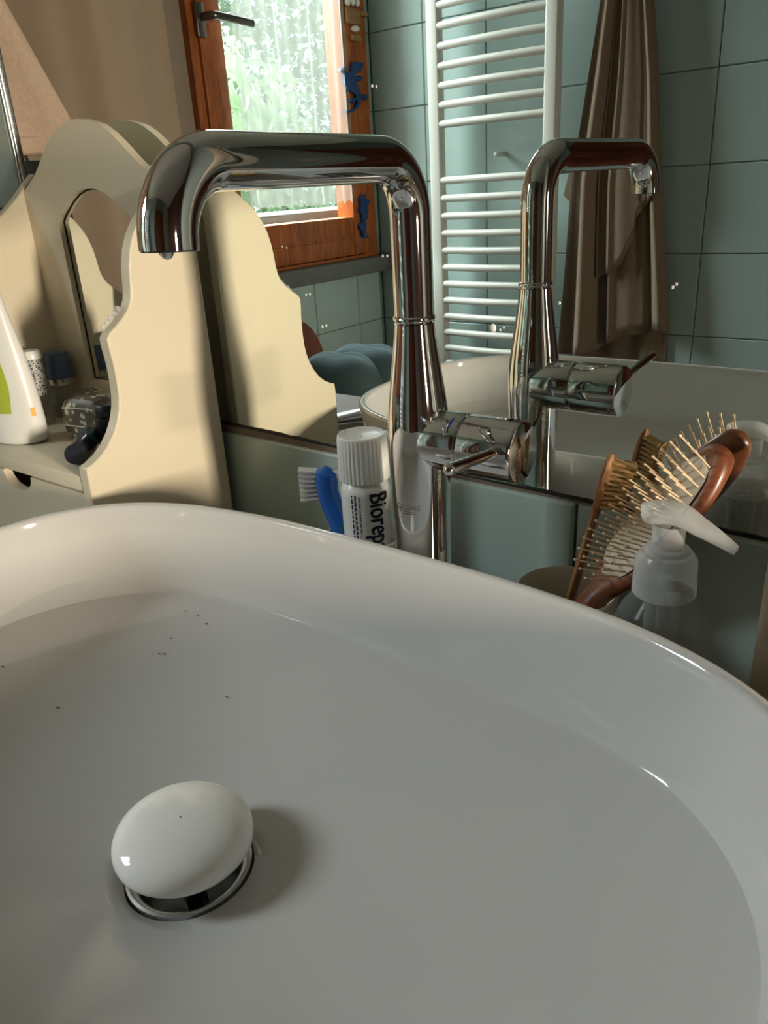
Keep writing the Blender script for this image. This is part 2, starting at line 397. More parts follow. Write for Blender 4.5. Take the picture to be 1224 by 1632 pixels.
# water spots dried on the glass
for (x, z, r) in ((-0.3559, 0.4115, .0011), (-0.3523, 0.4108, .0010), (-0.4329, 0.2734, .0011), (-0.4288, 0.274, .0011), (-0.4185, 0.2491, .0013), (-0.4144, 0.2503, .0012),
                  (-0.1465, 0.2864, .0012), (-0.1445, 0.2882, .0011), (-0.2163, 0.275, .0011), (-0.2642, 0.2566, .0030), (-0.2589, 0.2557, .0010), (-0.2561, 0.2575, .0010),
                  (-0.4536, 0.3099, .0008), (-0.449, 0.309, .0008), (-0.3547, 0.3031, .0010), (-0.3507, 0.3031, .0010)):
    k = 1.3; r *= 0.8
    v, f = lathe([(r, 0), (r*0.8, r*0.3), (r*0.35, r*0.5), (0.00001, r*0.55)], 10, (x, -0.0001, z), Matrix(((1, 0, 0), (0, 0, -1), (0, k, 0))))
    obj('water_spot', v, f, M['white_plastic'], mir)
tr = S(obj('trim_1', *join(box(MX0-0.0075, MX0-0.004, -0.004, 0.004, 0.10, MT, 0.001), box(MX0-0.0036, MX0-0.0004, -0.003, 0.004, 0.10, MT, 0.001)), M['steel']), 'steel strip along the left edge of the mirror')
# brown strip between tiles and mirror
TT = lambda x: 0.1420+SL*(x+0.25)
S(obj('trim_2', [(MX0, -0.003, TT(MX0)), (MX1, -0.003, TT(MX1)), (MX1, -0.0012, MB(MX1)-0.0006), (MX0, -0.0012, MB(MX0)-0.0006), (MX0, 0.004, TT(MX0)), (MX1, 0.004, TT(MX1)), (MX1, 0.004, MB(MX1)-0.0006), (MX0, 0.004, MB(MX0)-0.0006)],
      [(0, 1, 2, 3), (7, 6, 5, 4), (0, 4, 5, 1), (1, 5, 6, 2), (2, 6, 7, 3), (3, 7, 4, 0)], M['strip'], smooth=False), 'brown joint strip under the mirror')
# beige upright at the right end of the mirror
tag(obj('upright_board', *box(-0.0725, -0.030, -0.024, -0.0045, 0.0, 0.75, 0.003), M['beige']), 'beige wooden upright board at the right end of the mirror', 'board')

sb_ = thing('shade_box', 'unseen beige box added to shade the soap bottle', 'box', (0.03, -0.085, 0.0))  # unseen box, added to keep the low warm light off the pump
obj('box_body', *box(-0.032, 0.10, -0.140, -0.030, 0.0005, 0.159, 0.003), M['beige'], sb_)
obj('box_lid', *box(-0.034, 0.102, -0.142, -0.028, 0.160, 0.178, 0.004), M['beige'], sb_)

# ------------------------------------------------------------------ washbasin
BX, BY, BA, BB = -0.2754, -0.2921, 0.2797, 0.1840
DX, DY, DZ = -0.2812, -0.2957, 0.0240               # drain
def sup(a, b, n, t, cx=BX, cy=BY):
    c, s = math.cos(t), math.sin(t)
    return cx+a*math.copysign(abs(c)**(2/n), c), cy+b*math.copysign(abs(s)**(2/n), s)
bas = thing('washbasin', 'white oval-cornered ceramic vessel basin on the counter', 'basin', (BX, BY, 0.0))
N = 192
def ring(a, b, n, z, cx=BX, cy=BY): return [Vector((*sup(a, b, n, 2*math.pi*i/N, cx, cy), z)) for i in range(N)]
rings = []
rings.append(ring(BA-0.070, BB-0.060, 2.8, 0.0))
rings.append(ring(BA-0.058, BB-0.048, 2.8, 0.004))
for k in range(1, 8):
    t = k/8; rings.append(ring(BA-0.056*(1-t)**1.6-0.001, BB-0.046*(1-t)**1.6-0.001, 2.8+0.35*t, 0.004+0.124*t))
rings += [ring(BA-0.0006, BB-0.0006, 3.15, 0.1315), ring(BA-0.0012, BB-0.0012, 3.15, 0.1340), ring(BA-0.0028, BB-0.0028, 3.15, 0.1350),
          ring(BA-0.0058, BB-0.0058, 3.15, 0.1350), ring(BA-0.0074, BB-0.0074, 3.15, 0.1340), ring(BA-0.0082, BB-0.0082, 3.15, 0.1318)]
for k in range(1, 9):                                  # inner wall, slightly hollow
    t = k/9; rings.append(ring(BA-0.0082-0.0085*t**1.2, BB-0.0082-0.0115*t**1.2, 3.15+0.15*t, 0.1318-0.061*t))
rings += [ring(BA-0.0178, BB-0.0208, 3.3, 0.0692), ring(BA-0.0192, BB-0.0224, 3.33, 0.0670), ring(BA-0.0222, BB-0.0252, 3.33, 0.0654)]
CZ0 = 0.0654; A0, B0 = BA-0.0222, BB-0.0252
DR = 0.0345
for k in range(1, 17):
    t = 1-k/16.0                                       # 1 at the crease, 0 at the drain
    z = DZ+(CZ0-DZ)*(0.55*t+0.45*t*t)
    a = DR+(A0-DR)*t; b = DR+(B0-DR)*t; n_ = 2.0+1.33*t; w = t
    rings.append(ring(a, b, n_, z, BX*w+DX*(1-w), BY*w+DY*(1-w)))
rings.append(ring(DR-0.001, DR-0.001, 2, DZ-0.004, DX, DY)); rings.append(ring(DR-0.001, DR-0.001, 2, 0.003, DX, DY))
V = [v for r in rings for v in r]; F = []
for j in range(len(rings)-1):
    for i in range(N): F.append((j*N+i, j*N+(i+1) % N, (j+1)*N+(i+1) % N, (j+1)*N+i))
obj('basin_bowl', V, F, M['ceramic'], bas, angle=1.2)
# specks lying in the bowl
def floor_z(x, y):
    best = None
    for i in range(0, 60):
        t = i/60; cx = BX*t+DX*(1-t); cy = BY*t+DY*(1-t); a = DR+(A0-DR)*t; b = DR+(B0-DR)*t; n_ = 2.0+1.33*t
        if (abs((x-cx)/a)**n_+abs((y-cy)/b)**n_) <= 1: return DZ+(CZ0-DZ)*(0.55*t+0.45*t*t)
    return CZ0
for (x, y, r) in ((-0.498, -0.2727, .0012), (-0.441, -0.2693, .0010), (-0.4261, -0.1963, .0009), (-0.4229, -0.1943, .0009), (-0.4161, -0.159, .0011), (-0.4408, -0.158, .0009), (-0.4287, -0.156, .0009), (-0.4307, -0.1814, .0008), (-0.3548, -0.1986, .0009)):
    z = floor_z(x, y)
    obj('speck', *lathe([(r*0.3, 0), (r, r*0.4), (r*0.5, r*0.9), (0.00001, r)], 8, (x, y, z), Matrix.Diagonal((1.4, 0.8, 0.6))), M['stone'], bas)
# drain: chrome ring, dark throat, ceramic dome plug
dr = thing('drain_plug', 'white ceramic dome plug raised over the chrome drain', 'drain plug', (DX, DY, DZ))
obj('drain_ring', *lathe([(DR-0.0015, -0.004), (DR-0.0015, 0.0008), (DR-0.003, 0.0014), (DR-0.0050, 0.0008), (DR-0.0068, -0.0012)], 64, (DX, DY, DZ)), M['steel'], dr)
obj('drain_throat', *lathe([(DR-0.0066, -0.0010), (DR-0.0085, -0.004), (DR-0.0095, -0.018), (0.001, -0.0195)], 64, (DX, DY, DZ)), M['chrome_dark'], dr)
obj('plug_stem', *lathe([(0.006, -0.019), (0.006, 0.011)], 24, (DX, DY, DZ), cap1=True), M['chrome_dark'], dr)
tilt = Matrix.Rotation(math.radians(3), 3, 'Y')
PR = 0.0364
prof = [(0.001, 0.0), (PR*0.75, 0.0005), (PR*0.93, 0.0028), (PR*0.995, 0.006), (PR, 0.0080), (PR*0.985, 0.0105), (PR*0.94, 0.0132), (PR*0.85, 0.0158), (PR*0.7, 0.0181), (PR*0.5, 0.0199), (PR*0.25, 0.0210), (0.0005, 0.0213)]
obj('plug_cap', *lathe(prof, 64, (DX-0.002, DY+0.001, DZ+0.0105), tilt), M['plug'], dr, angle=1.2)

# ------------------------------------------------------------------ tap
FX, FY, FCZ = -0.2731, -0.0800, 0.2740
tap = thing('basin_tap', 'tall chrome swivel-spout basin tap with side lever', 'tap', (FX, FY, 0.0))
BR, PRR = 0.0200, 0.0117
BR = 0.0186
_ctl = [(BR, 0.007), (BR, 0.06), (BR, 0.12), (0.0188, 0.145), (0.0193, 0.168), (0.0199, 0.190), (0.0198, 0.205), (0.0189, 0.219), (0.0173, 0.232), (0.0156, 0.2435), (0.0139, 0.2555), (0.0126, 0.266), (0.0120, 0.2720)]
prof = [(0.0235, 0.0), (0.0235, 0.003), (0.0222, 0.005)]
for k in range(len(_ctl)-1):                          # smooth curve through the control points
    p0 = _ctl[max(k-1, 0)]; p1 = _ctl[k]; p2 = _ctl[k+1]; p3 = _ctl[min(k+2, len(_ctl)-1)]
    for q in range(4):
        t = q/4
        prof.append(tuple(0.5*(2*p1[c]+(p2[c]-p0[c])*t+(2*p0[c]-5*p1[c]+4*p2[c]-p3[c])*t*t+(3*p1[c]-p0[c]-3*p2[c]+p3[c])*t**3) for c in (0, 1)))
prof += [(PRR+0.0002, FCZ-0.0012), (PRR-0.0008, FCZ-0.0008), (PRR-0.0008, FCZ+0.0004)]
obj('tap_body', *lathe(prof, 64, (FX, FY, 0)), M['chrome'], tap, angle=0.9)
obj('collar_ring', *lathe([(PRR-0.0006, FCZ), (PRR+0.0009, FCZ+0.0006), (PRR+0.0011, FCZ+0.0018), (PRR+0.0009, FCZ+0.0030), (PRR-0.0004, FCZ+0.0036)], 48, (FX, FY, 0)), M['chrome'], tap, angle=1.0)
PZ = 0.3628
ox, oy = -0.2597, -0.2618
path = arc_path([(FX, FY, FCZ+0.003), (FX, FY, PZ), (ox, oy, PZ), (ox, oy-0.0016, 0.3312)], 0.0300, 14)
path2 = []
for i in range(len(path)-1):
    d = (path[i+1]-path[i]).length; k = max(1, int(d/0.006))
    for j in range(k): path2.append(path[i].lerp(path[i+1], j/k))
path2.append(path[-1])
sp = obj('spout', *tube(path2, PRR, 48, cap=False), M['chrome'], tap, angle=1.2)
tdir = (path[-1]-path[-2]).normalized(); q = Vector((0, 0, 1)).rotation_difference(tdir).to_matrix()
obj('aerator', *lathe([(PRR, -0.0002), (PRR-0.0007, 0.0006), (PRR-0.0020, 0.0006), (PRR-0.0024, -0.0012), (0.0008, -0.0015)], 40, path[-1], q), M['chrome_dark'], sp)
dp = path[-1]+Vector((0.003, -0.004, -0.0006))
obj('water_drop', *lathe([(0.0002, -0.0026), (0.0017, -0.0021), (0.0027, -0.0008), (0.0034, 0.0006), (0.0040, 0.0014)], 16, dp), M['chrome'], sp)
# side valve along +x
HZ, HR = 0.2010, 0.0187
RX90 = Matrix(((0, 0, 1), (0, 1, 0), (-1, 0, 0)))
obj('valve_housing', *lathe([(HR*0.99, 0.006), (HR, 0.010), (HR, 0.0345), (HR-0.0005, 0.0352), (HR-0.0025, 0.0354)], 56, (FX, FY+0.0015, HZ), RX90), M['chrome'], tap, angle=0.7)
hd = obj('handle_knob', *lathe([(HR-0.0022, 0.0350), (HR-0.0022, 0.0366), (HR-0.0004, 0.0370), (HR+0.0002, 0.0376), (HR+0.0002, 0.0712), (HR-0.0003, 0.0724), (HR-0.0016, 0.0731), (0.0005, 0.0732)], 56, (FX, FY+0.0015, HZ), RX90), M['chrome'], tap, angle=0.7)
lv = [Vector((-0.2080, FY-0.012, 0.2062)), Vector((-0.2072, -0.105, 0.2074)), Vector((-0.2063, -0.130, 0.2104)), Vector((-0.2054, -0.1500, 0.2129))]
lr = [0.0031, 0.0032, 0.0033, 0.0034]
e = (lv[-1]-lv[-2]).normalized()
for k in range(1, 6):
    a = k/5*math.pi/2*0.97; lv.append(lv[3]+e*0.0036*math.sin(a)); lr.append(0.0034*math.cos(a)+0.00003)
obj('lever', *tube(lv, lr, 20), M['chrome'], hd)
# blue cold mark and lettering
obj('cold_mark', *grid(lambda u, v: (FX+0.0292+0.0016*u, FY+0.0015-(HR+0.0001)*math.sin(0.35+0.42*v), HZ+(HR+0.0001)*math.cos(0.35+0.42*v)), 2, 6), M['bluemark'], tap)
def on_cyl(V, cx, cy, r, az0, z0, vertical=False):
    out = []
    for v in V:
        if vertical: a = az0+v.y/r; z = z0-v.x
        else: a = az0+v.x/r; z = z0+v.y
        out.append(Vector((cx+r*math.cos(a), cy+r*math.sin(a), z)))
    return out
V, F = text_mesh('GROHE', 0.0052)
w = max(v.x for v in V); V = [Vector((v.x-w/2, v.y, 0)) for v in V]
obj('logo', on_cyl(V, FX, FY, 0.01918, math.radians(-84), 0.1575), F, M['logo'], tap, smooth=False)
for k in range(2):
    V, F = grid(lambda u, v: ((u-0.5)*(0.013-0.004*k), -0.0014-0.0013*k+0.0004*v, 0), 8, 2)
    obj('logo_wave', on_cyl(V, FX, FY, 0.01918, math.radians(-84), 0.1575), F, M['logo'], tap, smooth=False)

# ------------------------------------------------------------------ toothbrush mug, toothpaste, blue toothbrush
CX1, CY1 = -0.3550, -0.0425
tag(obj('tooth_mug', *lathe([(0.001, 0.004), (0.0265, 0.004), (0.0285, 0.0975), (0.0295, 0.1000), (0.0310, 0.0990), (0.0307, 0.092), (0.0285, 0.001), (0.0255, 0.0), (0.001, 0.0)], 48, (CX1, CY1, 0.0003)), M['white_plastic'], angle=0.9),
    'white tooth mug left of the tap holding the toothpaste', 'mug')
TX, TY, TR = -0.3518, -0.0418, 0.0188
tp = thing('toothpaste_tube', 'white toothpaste tube standing cap-up left of the tap', 'toothpaste', (TX, TY, 0.006))
def tubefn(u, v):
    z = 0.010+0.1365*v; a = 2*math.pi*u
    k = min(1, max(0, (v-0.02)/0.62)); k = k*k*(3-2*k)
    ra, rb = 0.0195*(1-k)+TR*k, 0.0012*(1-k)+TR*k
    # flat end lies along x
    if v > 0.94: s = 1-0.18*((v-0.94)/0.06)**2; ra *= s; rb *= s
    return (TX+ra*math.cos(a), TY+rb*math.sin(a), z)
V, F = grid(tubefn, 48, 40, closed_u=True); F.append(tuple(range(48))[::-1]); F.append(tuple(range(39*48, 40*48)))
tb = obj('tube_body', V, F, M['white_plastic'], tp)
# ribbed screw cap
V, F = [], []; n = 108; prof = [(0.0188, 0.1472), (0.0196, 0.1483), (0.0188, 0.1778), (0.0182, 0.1810), (0.0172, 0.1820), (0.0155, 0.1812), (0.0125, 0.1802), (0.001, 0.1796)]
for j, (r, z) in enumerate(prof):
    for i in range(n):
        rr_ = r-(0.0009 if (i % 3 == 0 and 1 <= j <= 2) else 0); a = 2*math.pi*i/n
        V.append((TX+rr_*math.cos(a), TY+rr_*math.sin(a), z))
for j in range(len(prof)-1):
    for i in range(n): F.append((j*n+i, j*n+(i+1) % n, (j+1)*n+(i+1) % n, (j+1)*n+i))
obj('screw_cap', V, F, M['white_plastic'], tp, angle=0.5)
VA = math.radians(-50)
V, F = text_mesh('Biorepair', 0.0220)
w = [v for v in V]
V = [Vector((v.x*0.69, v.y*1.0, 0)) for v in V]
V2 = on_cyl(V, TX, TY, TR+0.0010, VA+0.12, 0.1412, True)
# bolder lettering: two slightly shifted copies
V3 = on_cyl([v+Vector((0.0009, 0.0004, 0)) for v in V], TX, TY, TR+0.0011, VA+0.12, 0.1412, True)
k = len(V2)
obj('brand_lettering', V2+V3, [list(f) for f in F]+[[i+k for i in f] for f in F], M['ink'], tb, smooth=False)
for j, (off, ln, st) in enumerate(((-0.0120, 0.050, 0.1395), (-0.0150, 0.046, 0.1395), (-0.0088, 0.030, 0.1385))):
    V, F = [], []; x = 0.0; rr_ = random.Random(j)
    while x < ln:
        l = rr_.uniform(0.0014, 0.0045); kk = len(V)
        g_, f_ = grid(lambda u, v: (x+u*l, off+v*0.0012, 0), 2, 2)
        V += on_cyl(g_, TX, TY, TR+0.0010, VA+0.15, st, True); F += [[i+kk for i in q] for q in f_]; x += l+0.0010
    obj('small_print', V, F, M['ink'] if j < 2 else M['greyink'], tb, smooth=False)
# blue two-sided toothbrush
HB = Vector((-0.3903, -0.0462, 0.1511)); LB = Vector((-0.3698, -0.0422, 0.012))
br = thing('blue_toothbrush', 'blue two-sided denture toothbrush with white bristles', 'toothbrush', (LB.x, LB.y, 0.006))
path = [LB, Vector((-0.3688, -0.0432, 0.0731)), Vector((-0.3718, -0.0442, 0.0961)), Vector((-0.3778, -0.0452, 0.1101)), Vector((-0.3833, -0.0462, 0.1201)), Vector((-0.3868, -0.0462, 0.1301)), Vector((-0.3873, -0.0462, 0.1401)), Vector((-0.3863, -0.0462, 0.1471)), Vector((-0.3856, -0.0462, 0.1506))]
obj('brush_handle', *tube(path, [0.0055, 0.0092, 0.0108, 0.0106, 0.0094, 0.0090, 0.0098, 0.0086, 0.0030], 20, flat=(1, 0.85)), M['bluebrush'], br)
obj('grip', *tube([(-0.3638, -0.0477, 0.0681), (-0.3658, -0.0497, 0.0931), (-0.3708, -0.0512, 0.1071)], [0.0040, 0.0046, 0.0018], 12), M['tealgrip'], br)
left = (-_r2*Vector((1, 1, 0))).normalized()
for i in range(7):
    for j in range(3):
        b0 = Vector((-0.3908, -0.0462, 0.1256+0.0036*i))+left*0.004+Vector((0.6, -0.8, 0))*(j-1)*0.0036
        b1 = b0+left*0.0145+Vector((0, 0, 0.0004*(i-3)))
        obj('bristle_tuft', *tube([b0, b0.lerp(b1, 0.5), b1], [0.0012, 0.0015, 0.0017], 7), M['whitebristle'], br)
for i in range(3):
    b0 = Vector((-0.3843, -0.0462, 0.1421+0.0026*i))-left*0.002; b1 = b0-left*0.0150+Vector((0, 0, 0.0020-0.0030*i))
    obj('bristle_tuft', *tube([b0, b0.lerp(b1, 0.5), b1], [0.0016, 0.0021, 0.0014], 8), M['whitebristle'], br)

# ------------------------------------------------------------------ brush mug with bamboo toothbrush and hairbrush
CX2, CY2 = -0.184, -0.046
tag(obj('brush_mug', *lathe([(0.001, 0.004), (0.0285, 0.004), (0.0308, 0.098), (0.0318, 0.1005), (0.0332, 0.0995), (0.0328, 0.093), (0.0305, 0.001), (0.0285, 0.0), (0.001, 0.0)], 48, (CX2, CY2, 0.0003)), M['creamcup'], angle=0.9),
    'cream ceramic mug right of the tap holding the hairbrush', 'mug')
# bamboo toothbrush
T1 = Vector((-0.1650, -0.0290, 0.1912)); T0 = Vector((-0.2030, -0.0350, 0.008))
bt = thing('bamboo_toothbrush', 'bamboo toothbrush with tan bristles leaning in the mug', 'toothbrush', (T0.x, T0.y, 0.006))
ax = (T1-T0).normalized()
P_ = [T0+(T1-T0)*t for t in (0, 0.4, 0.62, 0.74, 0.80, 0.88, 0.95, 0.985, 1.0)]
obj('brush_handle', *tube(P_, [0.0042, 0.0046, 0.0046, 0.0038, 0.0044, 0.0058, 0.0056, 0.0042, 0.0012], 16, flat=(0.62, 1.0)), M['bamboo'], bt)
bd = (Vector((0.85, 0.35, 0)) - ax*Vector((0.85, 0.35, 0)).dot(ax)).normalized(); bw = ax.cross(bd)
for i in range(10):
    for j in range(3):
        b0 = T1-ax*(0.005+0.0034*i)+bw*(j-1)*0.0030+bd*0.001; b1 = b0+bd*(0.0150+0.0008*math.sin(i*2.1))+Vector((0, 0, 0.0003*i))
        obj('bristle_tuft', *tube([b0, b0.lerp(b1, 0.6), b1], [0.0011, 0.0013, 0.0018], 7), M['bristle'], bt)
# hairbrush
hd_ = Vector((0.504, 0.264, 0.822)).normalized(); hn = Vector((-0.57, -0.664, 0.485)); hn = (hn-hd_*hn.dot(hd_)).normalized(); hw = hd_.cross(hn)
TIP = Vector((-0.1030, -0.0150, 0.2000)); HL = 0.124; HO = TIP-hd_*HL
hb = thing('hairbrush', 'oval wooden hairbrush with pale pins leaning on the mirror', 'hairbrush', (CX2, CY2, 0.006))
HW = 0.0215
def hwid(s):
    if s < 0.004: return 0.0085
    if s < 0.040: t = (s-0.004)/0.036; t = t*t*(3-2*t); return 0.0085+(HW-0.0085)*t
    t = (s-0.040)/(HL-0.040); return HW*math.sqrt(max(0, 1-max(0, (t-0.30)/0.70)**2.3))+0.0002
V, F = [], []; ns, nk = 44, 28
S0 = -0.066
for i in range(ns):
    s = S0+(HL-S0)*(1-(1-i/(ns-1))**1.6)
    a = hwid(max(s, 0)); b = min(0.0072, a*0.9)
    bend = -0.010*max(0, -s/0.07)**1.5
    for k in range(nk):
        t = 2*math.pi*k/nk; cc, ss = math.cos(t), math.sin(t)
        V.append(HO+hd_*s+hw*a*math.copysign(abs(cc)**0.8, cc)+hn*(b*math.copysign(abs(ss)**0.8, ss)+bend))
for i in range(ns-1):
    for k in range(nk): F.append((i*nk+k, i*nk+(k+1) % nk, (i+1)*nk+(k+1) % nk, (i+1)*nk+k))
F.append(tuple(range(nk))[::-1]); F.append(tuple(range((ns-1)*nk, ns*nk)))
obj('brush_body', V, F, M['brushwood'], hb, angle=1.0)
CU0, CU1 = 0.020, HL-0.010
def cushfn(u, v):
    s = CU0+(CU1-CU0)*v; a = max(0.0004, (hwid(s)-0.0050))*min(1, math.sqrt(max(0.0, v*(1-v))*14)); x = (u-0.5)*2
    return HO+hd_*s+hw*a*x+hn*(0.0068+0.0026*(1-x*x))
obj('cushion', *grid(cushfn, 9, 18), M['cushion'], hb)
pin_me = bpy.data.meshes.new('pin')
v, f = lathe([(0.00055, 0), (0.00055, 0.0158), (0.0009, 0.0162), (0.0009, 0.0174), (0.0001, 0.0180)], 6); pin_me.from_pydata([tuple(q) for q in v], [], f); pin_me.update()
for p in pin_me.polygons: p.use_smooth = True
pin_me.materials.append(M['pin'])
off = Vector(hb.location)
for i in range(16):
    s = 0.021+0.0060*i; a = hwid(s)-0.0065
    nc = max(1, int(a*2/0.0058)+1)
    for j in range(nc):
        x = 0 if nc == 1 else -a+2*a*j/(nc-1)
        p0 = HO+hd_*s+hw*x+hn*0.0075
        d = (hn+hw*(x*13)+hd_*((s-0.070)*6.0)).normalized()
        o = bpy.data.objects.new('pin', pin_me); COL.objects.link(o)
        o.matrix_world = Matrix.Translation(p0-off) @ Vector((0, 0, 1)).rotation_difference(d).to_matrix().to_4x4(); o.parent = hb

# ------------------------------------------------------------------ soap dispenser
SX, SY = -0.1115, -0.0830
sd = thing('soap_dispenser', 'clear plastic soap bottle with frosted pump head', 'soap dispenser', (SX, SY, 0.0004))
obj('bottle', *lathe([(0.001, 0.001), (0.028, 0.0005), (0.0315, 0.004), (0.0320, 0.010), (0.0320, 0.082), (0.0312, 0.096), (0.0275, 0.112), (0.0215, 0.126), (0.0160, 0.1335), (0.0150, 0.1360)], 56, (SX, SY, 0.0004)), M['pet'], sd, angle=1.0)
obj('dip_tube', *tube([(SX, SY, 0.135), (SX, SY, 0.09), (SX+0.006, SY, 0.01)], 0.0030, 10), M['clearvial'], sd)
obj('pump_inner', *lathe([(0.0075, 0.101), (0.0095, 0.105), (0.0095, 0.134)], 24, (SX, SY, 0)), M['clearvial'], sd)
pc = obj('pump_collar', *lathe([(0.0160, 0.1358), (0.0168, 0.1366), (0.0167, 0.1440), (0.0163, 0.1448), (0.0165, 0.1458), (0.0162, 0.1500), (0.0164, 0.1508), (0.0158, 0.1570), (0.0138, 0.1602), (0.0118, 0.1610), (0.0112, 0.1632), (0.0098, 0.1640), (0.0080, 0.1641)], 48, (SX, SY, 0)), M['frosted'], sd, angle=0.6)
obj('pump_neck', *lathe([(0.0084, 0.1641), (0.0084, 0.1745), (0.0090, 0.1775)], 32, (SX, SY, 0)), M['frosted'], sd)
nd = Vector((0.92, -0.05, 0)).normalized()
nb = Vector((-nd.y, nd.x, 0))
def headfn(u, v):
    # v along: back of the head -> nozzle tip ; u around
    L = -0.0155+0.0500*v; a = 2*math.pi*u
    top = 0.1855+0.0022*math.sin(min(1, v*1.6)*math.pi)-0.0135*max(0, (v-0.38)/0.62)**1.5
    thick = (0.0074*(1-v)**0.7)*min(1, (v+0.03)*8)+0.0034
    wid = (0.0125*(1-max(0, v-0.22)/0.78*0.66))*min(1, math.sqrt((v+0.004)*6))
    zc = top-thick/2
    c, s = math.cos(a), math.sin(a)
    return Vector((SX, SY, 0))+nd*L+nb*wid*math.copysign(abs(c)**0.75, c)+Vector((0, 0, zc+thick/2*math.copysign(abs(s)**0.75, s)))
V, F = grid(headfn, 24, 26, closed_u=True); F.append(tuple(range(24))[::-1]); F.append(tuple(range(25*24, 26*24)))
obj('pump_head', V, F, M['frosted'], sd, angle=1.0)

# ------------------------------------------------------------------ painted vanity stand with curved sides
vs = thing('vanity_stand', 'cream painted tabletop vanity stand with scalloped sides', 'vanity stand', (-0.661, -0.08, 0.0))
prof = [(-0.0105, 0.0), (-0.0105, 0.380), (-0.020, 0.372), (-0.034, 0.3590), (-0.047, 0.3488), (-0.056, 0.3425), (-0.064, 0.3355), (-0.0715, 0.3255), (-0.0765, 0.3155), (-0.0800, 0.3040), (-0.0815, 0.2940), (-0.0825, 0.2850),
        (-0.0845, 0.2770), (-0.0885, 0.2705), (-0.0945, 0.2648), (-0.1020, 0.2595), (-0.1085, 0.2555), (-0.1118, 0.2515), (-0.1118, 0.2440), (-0.1108, 0.2350), (-0.1104, 0.2250), (-0.1106, 0.2150), (-0.1114, 0.2050), (-0.1135, 0.1955),
        (-0.1172, 0.1862), (-0.1225, 0.1775), (-0.1300, 0.1690), (-0.1385, 0.1625), (-0.1470, 0.1585), (-0.1525, 0.1570), (-0.1530, 0.150), (-0.1530, 0.0)]
for nm, x0, x1 in (('side_panel', -0.5555, -0.5440), ('side_panel', -0.7780, -0.7665)):
    V, F = prism(prof, 0, x0, x1)
    o = obj(nm, V, F, M['cream'], vs, angle=0.5)
    md = o.modifiers.new('edge', 'BEVEL'); md.width = 0.0012; md.segments = 2; md.limit_method = 'ANGLE'; md.angle_limit = 0.9
# back board with arched opening holding a small mirror
half = [(0.0, 0.4178), (0.012, 0.4170), (0.024, 0.4142), (0.034, 0.4108), (0.047, 0.4035), (0.060, 0.3935), (0.070, 0.3850), (0.080, 0.3772), (0.090, 0.3715), (0.1000, 0.3665), (0.1055, 0.3640)]
VX = -0.661
outl = [(VX-d, z) for d, z in reversed(half)] + [(VX+d, z) for d, z in half[1:]]
arch = [(0.0, 0.3625), (0.010, 0.3618), (0.022, 0.3585), (0.034, 0.3525), (0.046, 0.3445), (0.053, 0.3395), (0.0565, 0.3350), (0.0565, 0.1845)]
inl = [(VX-d, z) for d, z in reversed(arch)] + [(VX+d, z) for d, z in arch[1:]]
BF, BK = -0.0263, -0.0180
def strip_ring(y):
    o_, i_ = outl, inl
    return o_, i_
# board as a ring of quads: resample both outlines on the same directions
ctr = (VX, 0.27)
def ray_hit(poly, ang):
    dx, dz = math.cos(ang), math.sin(ang); best = None
    for i in range(len(poly)):
        a, b = poly[i], poly[(i+1) % len(poly)]
        ex, ez = b[0]-a[0], b[1]-a[1]; den = dx*ez-dz*ex
        if abs(den) < 1e-12: continue
        t = ((a[0]-ctr[0])*ez-(a[1]-ctr[1])*ex)/den; s = ((a[0]-ctr[0])*dz-(a[1]-ctr[1])*dx)/den
        if t > 0 and -1e-6 <= s <= 1+1e-6 and (best is None or t < best): best = t
    return (ctr[0]+dx*best, ctr[1]+dz*best)
full = outl+[(VX+0.1055, 0.02), (VX-0.1055, 0.02)]
angs = sorted(set([2*math.pi*i/120 for i in range(120)] + [math.atan2(z-ctr[1], x-ctr[0]) % (2*math.pi) for x, z in full+inl]))
oo = [ray_hit(full, a) for a in angs]; ii = [ray_hit(inl, a) for a in angs]; n = len(angs)
V = [(x, BF, z) for x, z in oo]+[(x, BF, z) for x, z in ii]+[(x, BK, z) for x, z in oo]+[(x, BK, z) for x, z in ii]; F = []
for i in range(n):
    j = (i+1) % n
    F += [(i, j, n+j, n+i), (2*n+j, 2*n+i, 3*n+i, 3*n+j), (j, i, 2*n+i, 2*n+j), (n+i, n+j, 3*n+j, 3*n+i)]
obj('back_board', V, F, M['cream'], vs, angle=0.4)
inl2 = [(VX+(x-VX)*1.04, ctr[1]+(z-ctr[1])*1.02) for x, z in inl]
obj('small_mirror', *prism(inl, 1, BF+0.0055, BK), M['mirror'], vs, smooth=False)
V, F = [], []
rim_in = [(VX+(x-VX)*0.972, ctr[1]+(z-ctr[1])*0.985) for x, z in inl]; n = len(inl)
V = [(x, BF+0.0053, z) for x, z in inl]+[(x, BF+0.0050, z) for x, z in rim_in]; F = [(i, (i+1) % n, n+(i+1) % n, n+i) for i in range(n)]
obj('mirror_edge', V, F, M['black'], vs, smooth=False)
# shelf and drawer case
obj('shelf', *box(-0.7663, -0.5557, -0.1525, -0.012, 0.1345, 0.1478, 0.0012), M['cream'], vs)
obj('drawer_case', *join(box(-0.7663, -0.5557, -0.020, -0.012, 0.002, 0.1335), box(-0.7663, -0.5557, -0.150, -0.012, 0.0, 0.008)), M['cream'], vs, smooth=False)
